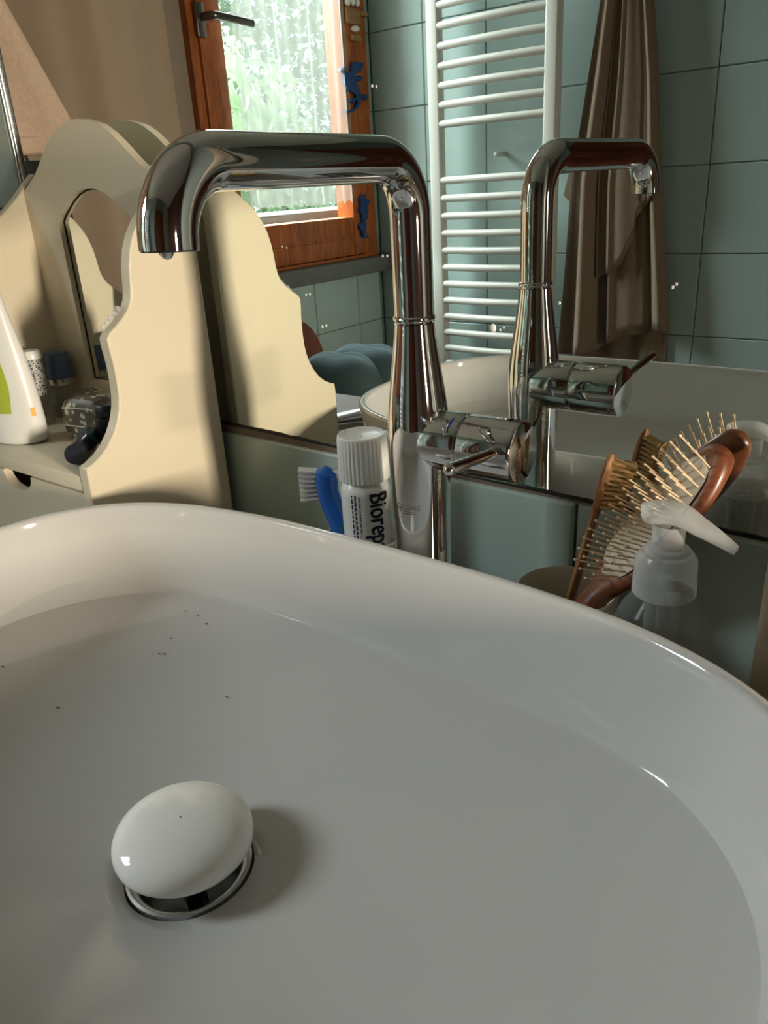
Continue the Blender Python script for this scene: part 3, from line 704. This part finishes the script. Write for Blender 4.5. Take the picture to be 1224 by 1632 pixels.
# drawer front with a half round finger cut-out
cut = [(VX+0.023*math.cos(math.pi+math.pi*k/20), 0.1325+0.0155*math.sin(math.pi+math.pi*k/20)) for k in range(21)]
outl_d = [(-0.7655, 0.010), (-0.5562, 0.010), (-0.5562, 0.1325)]+[(x, z) for x, z in reversed(cut)]+[(-0.7655, 0.1325)]
dw = obj('drawer_front', *prism(outl_d, 1, -0.1518, -0.1440), M['cream'], vs, smooth=False)
obj('drawer_box', *join(box(-0.7640, -0.7600, -0.1438, -0.022, 0.012, 0.120), box(-0.5615, -0.5575, -0.1438, -0.022, 0.012, 0.120), box(-0.7600, -0.5615, -0.1438, -0.022, 0.012, 0.016)), M['cream'], dw, smooth=False)

# things on the stand's shelf
SZ = 0.1482
def bottle_fn(cx, cy, z0, prof, ax_, bx_):
    def fn(u, v):
        k = v*(len(prof)-1); i = min(int(k), len(prof)-2); t = k-i
        z = prof[i][1]*(1-t)+prof[i+1][1]*t; r = prof[i][0]*(1-t)+prof[i+1][0]*t; sh = 0
        a = 2*math.pi*u
        return (cx+ax_*r*math.cos(a), cy+bx_*r*math.sin(a), z0+z)
    return fn
# shampoo bottle
sx, sy = -0.7000, -0.1195
sb = thing('shampoo_bottle', 'white squeeze bottle with green label on the shelf', 'bottle', (sx, sy, SZ))
pr = [(0.0005, 0.0), (0.85, 0.0), (0.97, 0.002), (1.0, 0.006), (1.0, 0.02), (0.98, 0.035), (0.92, 0.055), (0.80, 0.080), (0.64, 0.105), (0.50, 0.125), (0.42, 0.145), (0.38, 0.150), (0.0005, 0.151)]
BW, BD = 0.0275, 0.0155
yawb = math.radians(25)
def rotz(p, c, a): x, y = p[0]-c[0], p[1]-c[1]; return Vector((c[0]+x*math.cos(a)-y*math.sin(a), c[1]+x*math.sin(a)+y*math.cos(a), p[2]))
fn = bottle_fn(sx, sy, SZ, pr, BW, BD)
V, F = grid(lambda u, v: rotz(fn(u, v), (sx, sy), yawb), 48, 67, closed_u=True)
bb = obj('bottle_body', V, F, M['white_plastic'], sb)
def prof_r(z):
    for i in range(1, len(pr)-1):
        if pr[i+1][1] >= z and pr[i+1][1] > pr[i][1]: t = (z-pr[i][1])/(pr[i+1][1]-pr[i][1]); return pr[i][0]*(1-t)+pr[i+1][0]*t
    return 0.5
def on_bottle(du, z):   # du angle about the bottle, z height
    r = prof_r(z)*1.004+0.0002/BW
    return rotz((sx+BW*r*math.cos(du), sy+BD*r*math.sin(du), SZ+z), (sx, sy), yawb)
def label_fn(u, v):
    z = 0.030+0.072*v; wv = 0.75*math.sqrt(max(0.0, 1-((v-0.28)/0.72)**2)) if v > 0.28 else 0.75*(0.86+0.5*v)
    return on_bottle(-math.pi/2-0.42+wv*(u*2-1)*1.05, z)
obj('green_label', *grid(label_fn, 14, 14), M['green'], bb)
obj('orange_mark', *grid(lambda u, v: on_bottle(-math.pi/2+0.98+0.20*u, 0.026+0.008*v), 4, 3), M['orange'], bb)
# flip cap of the bottle
obj('cap', *lathe([(0.0085, 0.149), (0.0105, 0.151), (0.0105, 0.166), (0.009, 0.168), (0.0005, 0.168)], 28, (sx, sy, SZ)), M['white_plastic'], sb)
# spray vial with dotted print
px_, py_ = -0.7350, -0.0740
sv = thing('spray_vial', 'slim dotted grey spray bottle behind the white bottle', 'bottle', (px_, py_, SZ))
obj('vial_body', *lathe([(0.0005, 0.0), (0.0088, 0.0), (0.0098, 0.002), (0.0098, 0.060), (0.0088, 0.064)], 28, (px_, py_, SZ)), M['clearvial'], sv)
obj('printed_sleeve', *lathe([(0.0100, 0.030), (0.0100, 0.0655)], 28, (px_, py_, SZ)), M['dots'], sv)
obj('cap', *lathe([(0.0098, 0.064), (0.0100, 0.066), (0.0100, 0.071), (0.0085, 0.0735), (0.0005, 0.074)], 28, (px_, py_, SZ)), M['white_plastic'], sv)
# small bottle with blue cap
qx, qy = -0.7440, -0.0430
bv = thing('blue_capped_bottle', 'small clear bottle with slate blue cap beside the board', 'bottle', (qx, qy, SZ))
obj('bottle_body', *lathe([(0.0005, 0.0), (0.0120, 0.0), (0.0132, 0.002), (0.0132, 0.030), (0.0118, 0.034)], 28, (qx, qy, SZ)), M['clearvial'], bv)
obj('cap_band', *lathe([(0.0126, 0.0335), (0.0130, 0.0345), (0.0130, 0.0395)], 28, (qx, qy, SZ)), M['steel'], bv)
obj('cap', *lathe([(0.0124, 0.0395), (0.0126, 0.041), (0.0120, 0.062), (0.0108, 0.065), (0.0005, 0.066)], 28, (qx, qy, SZ)), M['bluecap'], bv)
# snakeskin pouch
ux, uy = -0.6400, -0.0700
po = thing('snakeskin_pouch', 'grey snakeskin zip pouch lying on the shelf', 'pouch', (ux, uy, SZ))
def pouch(u, v):
    a = 2*math.pi*u; z = 0.040*v; k = (1-abs(2*v-0.9)**3.2*0.16) if v > 0.02 else 0.80
    if v > 0.92: k *= 1-((v-0.92)/0.08)**2*0.28
    c, s = math.cos(a), math.sin(a)
    x = 0.036*k*math.copysign(abs(c)**0.6, c); y = 0.024*k*math.copysign(abs(s)**0.6, s)
    return rotz((ux+x, uy+y, SZ+z+0.002*math.sin(3*a)*v), (ux, uy), math.radians(10))
V, F = grid(pouch, 48, 16, closed_u=True); F.append(tuple(range(48))[::-1]); F.append(tuple(range(15*48, 16*48)))
obj('pouch_body', V, F, M['snake'], po)
for zz in (0.014, 0.030):
    ring_ = [Vector(pouch(i/48, zz/0.040)) for i in range(49)]
    ring_ = [Vector((ux, uy, p.z)).lerp(p, 1.01) for p in ring_]
    obj('stitched_seam', *tube(ring_, 0.0006, 6, cap=False), M['shell'], po)
# black compact in front of the pouch
kx, ky = -0.5980, -0.0830
bc = thing('black_compact', 'black rounded compact case beside the snakeskin pouch', 'compact case', (kx, ky, SZ))
obj('case_body', *lathe([(0.0005, 0), (0.016, 0), (0.0182, 0.003), (0.0182, 0.030)], 36, (kx, ky, SZ)), M['blackplastic'], bc, angle=0.9)
obj('case_lid', *lathe([(0.0182, 0.0305), (0.0184, 0.032), (0.0182, 0.037), (0.0165, 0.0405), (0.0005, 0.0415)], 36, (kx, ky, SZ)), M['blackplastic'], bc, angle=0.9)
# dark green roll-on lying towards the viewer
g0, g1 = Vector((-0.6160, -0.1000, SZ+0.0108)), Vector((-0.5815, -0.1385, SZ+0.0098)); gd = (g1-g0).normalized(); q = Vector((0, 0, 1)).rotation_difference(gd).to_matrix()
ro = thing('dark_green_vial', 'dark green vial with navy cap lying on the shelf', 'vial', (-0.60, -0.118, SZ))
L_ = (g1-g0).length
obj('vial_body', *lathe([(0.0005, 0), (0.0085, 0.0), (0.0095, 0.0012), (0.0095, L_*0.45)], 24, g0, q), M['darkglass'], ro, angle=0.9)
obj('vial_cap', *lathe([(0.0096, L_*0.45), (0.0094, L_*0.96), (0.0085, L_), (0.0005, L_*1.0)], 24, g0, q), M['navycap'], ro, angle=0.9)

cc_ = thing('crystal_hair_clip', 'small clear crystal hair clip resting on the side panel step', 'hair clip', (-0.5535, -0.098, 0.2640))
for k in range(5):
    y = -0.0915-0.0040*k; z = 0.2690-0.0030*k
    obj('crystal', *lathe([(0.0002, -0.0022), (0.0018, -0.0012), (0.0024, 0.0004), (0.0014, 0.0022), (0.0002, 0.0024)], 6, (-0.5535+0.0008*(k % 2), y, z+0.0022)), M['frosted'], cc_, smooth=False)

# ------------------------------------------------------------------ silver tube lying on the counter (seen in the mirror)
s0, s1 = Vector((-0.745, -0.495, 0.014)), Vector((-0.850, -0.385, 0.010))
stb = thing('silver_cream_tube', 'silver cream tube lying on the counter beside the basin', 'tube', ((s0.x+s1.x)/2, (s0.y+s1.y)/2, 0.0))
dd = (s1-s0).normalized(); sn = Vector((-dd.y, dd.x, 0))
def stf(u, v):
    a = 2*math.pi*u; c = s0+(s1-s0)*v
    k = v; ra = 0.0135*(1-k)+0.0200*k; rb = 0.0130*(1-k)+0.0020*k
    return c+sn*ra*math.cos(a)+Vector((0, 0, rb*math.sin(a)+ (rb-0.0125)*0.3))
V, F = grid(stf, 32, 14, closed_u=True); F.append(tuple(range(32))[::-1]); F.append(tuple(range(13*32, 14*32)))
obj('tube_body', V, F, M['steel'], stb)
q = Vector((0, 0, 1)).rotation_difference(-dd).to_matrix()
obj('tube_cap', *lathe([(0.0112, 0.0003), (0.0115, 0.0010), (0.0105, 0.020), (0.0005, 0.021)], 24, s0, q), M['white_plastic'], stb)

# ------------------------------------------------------------------ left wall window (seen in the mirror)
win = thing('window_1', 'wooden casement window with sheer curtain in the left wall', None, (WX, (W0+W1)/2, WZ0), kind='structure')
FXi = WX+0.012
fr = [box(WX-0.07, FXi, W0+0.001, -1.497, WZ0, WZ1), box(WX-0.07, FXi, -0.925, W1-0.001, WZ0, WZ1), box(WX-0.07, FXi, -1.497, -0.925, WZ1-0.045, WZ1), box(WX-0.07, FXi, -1.497, -0.925, WZ0, WZ0+0.008)]
obj('window_frame', *join(*fr), M['frame'], win, smooth=False)
SXo, SXi = WX-0.045, WX+0.018
sa = [box(SXo, SXi, -1.494, -1.440, 0.162, WZ1-0.05, 0.004), box(SXo, SXi, -1.000, -0.928, 0.162, WZ1-0.05, 0.004)]
sash = obj('sash', *join(*sa, box(SXo, SXi-0.002, -1.440, -1.000, 0.162, 0.270, 0.004), box(SXo, SXi-0.002, -1.440, -1.000, WZ1-0.12, WZ1-0.05, 0.004)), M['frame'], win)
obj('rail_bead', *tube([(SXi-0.002, -1.438, 0.2135), (SXi-0.002, -1.002, 0.2135)], 0.004, 8), M['frame'], sash)
obj('window_pane', *box(WX-0.020, WX-0.016, -1.442, -0.998, 0.268, WZ1-0.118), M['glass'], win, smooth=False)
sill = obj('window_sill', *box(WX-0.10, WX+0.050, OY+0.001, -0.86, 0.106, 0.1505, 0.004), M['stone'], win)
obj('outer_ledge', *box(WX-0.34, WX-0.101, OY-0.2, -0.7, 0.08, 0.292, 0.01), M['stone'], win)
hp = obj('handle_plate', *box(SXi, SXi+0.009, -0.944, -0.918, 0.682, 0.752, 0.003), M['handle'], win)
obj('handle_lever', *tube(arc_path([(SXi+0.006, -0.934, 0.722), (SXi+0.045, -0.934, 0.722), (SXi+0.045, -1.058, 0.716)], 0.012, 6), 0.0068, 12, flat=(1.2, 0.8)), M['handle'], hp)
cw = thing('sheer_curtain', 'sheer white curtain hung on the wooden window', 'curtain', (WX+0.02, -1.23, 0.31))
def shf(u, v):
    y = -1.018-0.429*u; z = 0.312+0.004*math.sin(u*70)+(1.30-0.312)*v
    return (SXi+0.010+0.007*math.sin(u*62+0.6*math.sin(v*3))+0.004*math.sin(u*23+1), y+0.004*math.sin(v*7+u*9), z)
obj('curtain_cloth', *grid(shf, 140, 24), M['sheer'], cw)
obj('curtain_rod', *tube([(SXi+0.012, -1.00, 1.302), (SXi+0.012, -1.45, 1.302)], 0.005, 10), M['handle'], cw)
# wall lizards
LIZ1 = [(-1.4695, 0.6704), (-1.5158, 0.6719), (-1.5136, 0.6596), (-1.4967, 0.6459), (-1.4732, 0.6427), (-1.4779, 0.6347), (-1.4955, 0.6345), (-1.4935, 0.6382), (-1.5108, 0.6379), (-1.5063, 0.6262), (-1.4876, 0.6264), (-1.4784, 0.6272), (-1.4818, 0.616), (-1.4939, 0.5987), (-1.496, 0.5872), (-1.5118, 0.5892), (-1.5146, 0.5932), (-1.5288, 0.5912), (-1.5251, 0.5793), (-1.5122, 0.5793), (-1.5087, 0.5825), (-1.4943, 0.5807), (-1.492, 0.5676), (-1.4748, 0.5528), (-1.4483, 0.5443), (-1.4187, 0.5447), (-1.4192, 0.5485), (-1.4467, 0.5501), (-1.4684, 0.5578), (-1.4793, 0.5724), (-1.4776, 0.5774), (-1.4656, 0.5744), (-1.4602, 0.5678), (-1.4479, 0.5725), (-1.4466, 0.5775), (-1.4759, 0.5838), (-1.4698, 0.5912), (-1.4412, 0.6013), (-1.4268, 0.6131), (-1.4281, 0.643), (-1.4106, 0.6444), (-1.4137, 0.6519), (-1.4298, 0.6579), (-1.436, 0.6534), (-1.4338, 0.6458), (-1.446, 0.6428), (-1.4601, 0.6474)]
LIZ2 = [(-1.4749, 0.3297), (-1.4926, 0.3289), (-1.4884, 0.3173), (-1.5089, 0.3129), (-1.5048, 0.3029), (-1.4957, 0.3016), (-1.4978, 0.281), (-1.4944, 0.2605), (-1.4788, 0.2546), (-1.4867, 0.2437), (-1.4822, 0.2301), (-1.4782, 0.2199), (-1.4982, 0.2078), (-1.4797, 0.2058), (-1.4653, 0.2122), (-1.464, 0.228), (-1.4528, 0.234), (-1.4541, 0.2459), (-1.4697, 0.2535), (-1.4688, 0.2724), (-1.4583, 0.2849), (-1.4652, 0.2947), (-1.4667, 0.3081), (-1.4618, 0.3168)]
for pts, lab in ((LIZ1, 'upper and larger of the two blue lizards on the window frame'), (LIZ2, 'lower and smaller of the two blue lizards on the window frame')):
    tag(obj('lizard_ornament', *prism(pts, 0, SXi+0.001, SXi+0.011), M['blue'], smooth=False), lab, 'ornament', 'blue lizard ornaments on the window')
orn = thing('shell_ornament', 'tan wooden ornament with white shells hung beside the window', 'ornament', (SXi+0.01, -1.49, 0.73))
obj('wooden_bar', *box(SXi+0.001, SXi+0.012, -1.515, -1.455, 0.762, 0.800, 0.004), M['tanwood'], orn)
obj('wooden_peg', *box(SXi+0.001, SXi+0.012, -1.552, -1.515, 0.785, 0.796, 0.003), M['tanwood'], orn)
obj('wooden_bar', *box(SXi+0.001, SXi+0.012, -1.515, -1.470, 0.722, 0.738, 0.004), M['tanwood'], orn)
for (y, z, a, b) in ((-1.465, 0.812, .010, .010), (-1.487, 0.815, .010, .010), (-1.508, 0.815, .009, .010), (-1.490, 0.752, .017, .008)):
    obj('shell', *lathe([(0.0001, -b), (a*0.7, -b*0.7), (a, 0), (a*0.7, b*0.7), (0.0001, b)], 14, (SXi+0.008, y, z), Matrix.Diagonal((0.7, 1, 1))), M['shell'], orn)
# taupe curtain and towel on the left wall
tc_ = thing('taupe_curtain', 'taupe brown curtain hanging on the wall beside the window', 'curtain', (-1.535, -0.5, FZ+0.05))
def tcf(u, v):
    y = -0.20-0.625*u; z = -0.70+2.05*v
    return (-1.512+0.026*math.sin(u*10.5+0.3*v+0.5)+0.004*math.sin(u*37+2), y, z)
solid(obj('curtain_cloth', *grid(tcf, 90, 12), M['taupe_curtain'], tc_), 0.003)
obj('curtain_rod', *tube([(-1.515, -0.19, 1.36), (-1.515, -0.84, 1.36)], 0.008, 10), M['handle'], tc_)
pt = thing('pinkish_towel', 'pinkish beige terry towel hanging over the taupe curtain', 'towel', (-1.47, -0.40, 0.45))
def ptf(u, v):
    z = 0.445+0.70*v; yr = -0.515+0.085*min(1, v*3.0)+0.06*v; yl = -0.28-0.05*v
    y = yl+(yr-yl)*u
    return (-1.455+0.012*math.sin(u*9+v*2)*(1-0.3*v), y, z+0.012*(u-0.5)*(1-v))
solid(obj('towel_cloth', *grid(ptf, 40, 40), M['pinktowel'], pt), 0.007)
hem = [Vector(ptf(u/39, 0.012)) for u in range(40)]
obj('towel_hem', *tube([p+Vector((0.004, 0, 0)) for p in hem], 0.011, 10, flat=(1.4, 0.6)), M['pinktowel'], pt)
obj('towel_hook', *tube(arc_path([(-1.485, -0.38, 1.15), (-1.44, -0.38, 1.15), (-1.44, -0.38, 1.19)], 0.015, 6), 0.006, 10), M['steel'], pt)
bg_ = thing('black_bag', 'black cloth bag hanging below the pinkish towel', 'bag', (-1.49, -0.40, 0.20))
def bgf(u, v):
    a = 2*math.pi*u; k = 0.85+0.15*math.sin(math.pi*v); return (-1.455+0.014*k*math.sin(a), -0.40+0.105*k*math.cos(a), 0.16+0.268*v)
V, F = grid(bgf, 24, 12, closed_u=True); F.append(tuple(range(24))[::-1]); F.append(tuple(range(11*24, 12*24)))
obj('bag_body', V, F, M['blackplastic'], bg_)
obj('bag_strap', *tube([(-1.475, -0.33, 0.41), (-1.475, -0.36, 0.60), (-1.475, -0.40, 0.60), (-1.475, -0.45, 0.41)], 0.004, 8), M['blackplastic'], bg_)

# ------------------------------------------------------------------ towel radiator on the front wall
ra = thing('towel_radiator', 'white ladder towel radiator on the mint tiled wall', 'radiator', (-1.11, -1.50, -0.40))
RYc = -1.505
RXL, RXR = -1.2860, -0.9470
for x in (RXL, RXR):
    obj('post', *box(x-0.019, x+0.019, RYc-0.015, RYc+0.015, -0.42, 1.12, 0.007, 3), M['rad'], ra)
zs = [0.7657-0.0, 0.7218, 0.6786, 0.6302, 0.5853, 0.5396, 0.4922, 0.353, 0.3084, 0.2636, 0.217, 0.1702, 0.1246, 0.0764, 0.0309, -0.0163, -0.0605, -0.1073]
zs = [0.4930+0.0456*k for k in range(0, 8)] + [0.353-0.0460*k for k in range(0, 14)] + [0.93, 0.976, 1.022, 1.068]
for z in zs:
    p = []
    for k in range(9):
        t = k/8; p.append((RXL+0.014+(RXR-RXL-0.028)*t, RYc+0.004+0.012*math.sin(math.pi*t), z))
    obj('bar', *tube(p, 0.0100, 14), M['rad'], ra)
for z in (0.41, -0.30, 0.88):
    obj('wall_bracket', *lathe([(0.006, 0.003), (0.006, 0.060), (0.004, 0.062), (0.0005, 0.062)], 16, (-1.1165, OY, z), Matrix(((1, 0, 0), (0, 0, 1), (0, -1, 0)))), M['rad'], ra)

# ------------------------------------------------------------------ brown towel on the front wall
bt_ = thing('brown_towel', 'brown towel hanging in folds beside the radiator', 'towel', (-0.79, -1.53, -0.1))
def interp(tab, z):
    for (z0, a0), (z1, a1) in zip(tab, tab[1:]):
        if z <= z0 and z >= z1: t = (z0-z)/(z0-z1); return a0+(a1-a0)*t
    return tab[0][1] if z > tab[0][0] else tab[-1][1]
LX = [(1.15, -0.800), (0.95, -0.822), (0.72, -0.850), (0.55, -0.876), (0.33, -0.912), (0.03, -0.926), (-0.14, -0.936)]
RXT = [(1.15, -0.765), (0.95, -0.748), (0.72, -0.728), (0.55, -0.701), (0.33, -0.678), (0.03, -0.640), (-0.14, -0.618)]
g_ = lambda u, c, w: math.exp(-((u-c)/w)**2)
def fold(u): return 0.044*g_(u, 0.25, 0.095)+0.004*g_(u, 0.05, 0.06)+0.012*g_(u, 0.60, 0.16)+0.024*g_(u, 0.93, 0.06)-0.012*g_(u, 0.42, 0.05)-0.014*g_(u, 0.83, 0.03)+0.010*g_(u, 0.50, 0.03)
def btf(u, v):
    zb = -0.110+0.065*min(1, u*1.6)**2 + (0.02*g_(u, 0.9, 0.1)); z = zb+(1.12-zb)*v
    l, r = interp(LX, z), interp(RXT, z)
    amp = 0.75+0.5*(1-v)
    return (l+(r-l)*(u+0.012*math.sin(v*6+u*8)), -1.565+0.012+fold(u)*amp+0.0012*math.sin(u*40+v*3), z)
solid(obj('towel_cloth', *grid(btf, 110, 40), M['browntowel'], bt_), 0.004)
EB = [(0.0, 0.10), (0.30, 0.115), (0.42, 0.135), (0.60, 0.205), (0.61, 0.240), (0.82, 0.280), (1.0, 0.305)]
def flap(u, v):
    for (a, za), (b, zb_) in zip(EB, EB[1:]):
        if a <= u <= b: zb = za+(zb_-za)*(u-a)/(b-a); break
    z = zb+(1.10-zb)*v; uu = 0.36+0.63*u
    l, r = interp(LX, z), interp(RXT, z); amp = 0.75+0.5*(1-v)
    return (l+(r-l)*(uu+0.012*math.sin(v*6+uu*8)), -1.565+0.026+max(0, fold(uu))*amp*0.9+0.0008*math.sin(uu*33+v*2), z)
def under(u, v):
    x = -0.870+0.225*u+0.012*(1-v)*(u-0.5); z = -0.128+0.012*math.sin(u*9)+0.13*v
    return (x, -1.572+0.006*math.sin(u*17+1), z)
solid(obj('towel_under', *grid(under, 50, 10), M['browntowel'], bt_), 0.004)
solid(obj('towel_flap', *grid(flap, 70, 34), M['browntowel'], bt_), 0.004)
obj('towel_corner', *join(prism([(-0.935, 0.300), (-0.900, 0.268), (-0.880, 0.42), (-0.905, 0.42)], 1, -1.566, -1.560)), M['browntowel'], bt_, smooth=False)
obj('towel_hook', *tube(arc_path([(-0.783, OY, 1.12), (-0.783, OY+0.055, 1.12), (-0.783, OY+0.055, 1.16)], 0.012, 6), 0.006, 10), M['steel'], bt_)

# ------------------------------------------------------------------ toilet with wooden seat and teal towel (seen in the mirror below the window)
to = thing('toilet', 'white toilet with raised brown wooden lid below the window', 'toilet', (-1.33, -1.05, FZ))
def oval(a, b, n=40): return [(a*math.cos(2*math.pi*i/n), b*math.sin(2*math.pi*i/n)) for i in range(n)]
prof = [(0.62, 0.0), (0.60, 0.02), (0.50, 0.16), (0.72, 0.30), (0.98, 0.40), (1.0, 0.415)]
V = []; nn = 40
for r, z in prof:
    for x, y in oval(0.17, 0.15): V.append((-1.27+x*r, -1.06+y*r, FZ+z))
F = []
for j in range(len(prof)-1):
    for i in range(nn): F.append((j*nn+i, j*nn+(i+1) % nn, (j+1)*nn+(i+1) % nn, (j+1)*nn+i))
F.append(tuple(range((len(prof)-1)*nn, len(prof)*nn)))
obj('toilet_bowl', V, F, M['ceramic'], to)
lid = [(-1.040+0.120*math.cos(2*math.pi*i/40), -0.21+0.245*math.sin(2*math.pi*i/40)) for i in range(40)]
lidV, lidF = prism(lid, 0, -1.455, -1.437)
obj('wooden_lid', lidV, lidF, M['redwood'], to, angle=0.5)
# stool with folded teal towel
st = thing('laundry_basket', 'dark teal laundry basket under the folded towel', 'basket', (-1.045, -0.785, FZ))
obj('basket_body', *lathe([(0.001, 0.0), (0.095, 0.0), (0.118, 0.72), (0.118, 0.742), (0.113, 0.742), (0.092, 0.01), (0.001, 0.01)], 40, (-1.045, -0.785, FZ)), M['tealtowel'], st)
obj('basket_lid', *lathe([(0.120, 0.7425), (0.122, 0.749), (0.118, 0.757), (0.001, 0.762)], 40, (-1.045, -0.785, FZ)), M['tealtowel'], st)
ft = thing('folded_teal_towel', 'folded teal towel heaped on the dark laundry basket', 'towel', (-1.045, -0.785, FZ+0.762))
def ftf(dx, dy, w, d, h, zb):
    def fn(u, v):
        a = 2*math.pi*u; p = math.sin(math.pi*v/2)
        k = math.cos(math.pi*v/2)**0.45 if v < 1 else 0
        return (-1.045+dx+d*k*math.cos(a)*(1+0.05*math.sin(3*a)), -0.785+dy+w*k*math.sin(a)*(1+0.06*math.sin(2*a+1)), zb+h*p+0.006*math.sin(4*a)*p*k)
    return fn
zb = FZ+0.764
obj('towel_half', *grid(ftf(0, 0.044, 0.080, 0.110, 0.122, zb), 40, 14, closed_u=True), M['tealtowel'], ft)
obj('towel_half', *grid(ftf(0.0, -0.046, 0.080, 0.110, 0.122, zb), 40, 14, closed_u=True), M['tealtowel'], ft)

# ------------------------------------------------------------------ garden outside the left window
tag(obj('lawn', *box(-9, WX-0.16, -6, 3, -1.0, -0.9), M['grass'], smooth=False), 'green lawn outside the window', None, None, 'structure')
def tree(name, loc, h, rx, rz, nleaf, seed, lab):
    t = thing(name, lab, 'tree', loc); rr = random.Random(seed)
    obj('trunk', *tube([(loc[0], loc[1], loc[2]), (loc[0]+0.03, loc[1], loc[2]+h*0.5), (loc[0], loc[1]+0.05, loc[2]+h)], [0.09, 0.07, 0.03], 10), M['bark'], t)
    V, F = [], []
    for i in range(nleaf):
        while True:
            p = Vector((rr.uniform(-1, 1), rr.uniform(-1, 1), rr.uniform(-1, 1)))
            if 0.3 < p.length < 1: break
        c = Vector(loc)+Vector((p.x*rx, p.y*rx, h*0.75+p.z*rz)); s = rr.uniform(0.028, 0.06)
        a = Vector((rr.uniform(-1, 1), rr.uniform(-1, 1), rr.uniform(-1, 1))).normalized(); b = a.orthogonal().normalized(); k = len(V)
        V += [c-a*s, c+b*s*0.5, c+a*s, c-b*s*0.5]; F.append((k, k+1, k+2, k+3))
    f = obj('foliage', V, F, M['leaf'], t, smooth=False); f['kind'] = 'stuff'
tree('garden_tree', (-5.0, -4.75, -0.9), 2.1, 1.8, 2.0, 17000, 1, 'broad leafy tree straight outside the window')
tree('garden_shrub', (-3.0, -2.28, -0.9), 1.25, 0.6, 1.0, 5000, 2, 'bright green shrub outside the left side of the window')
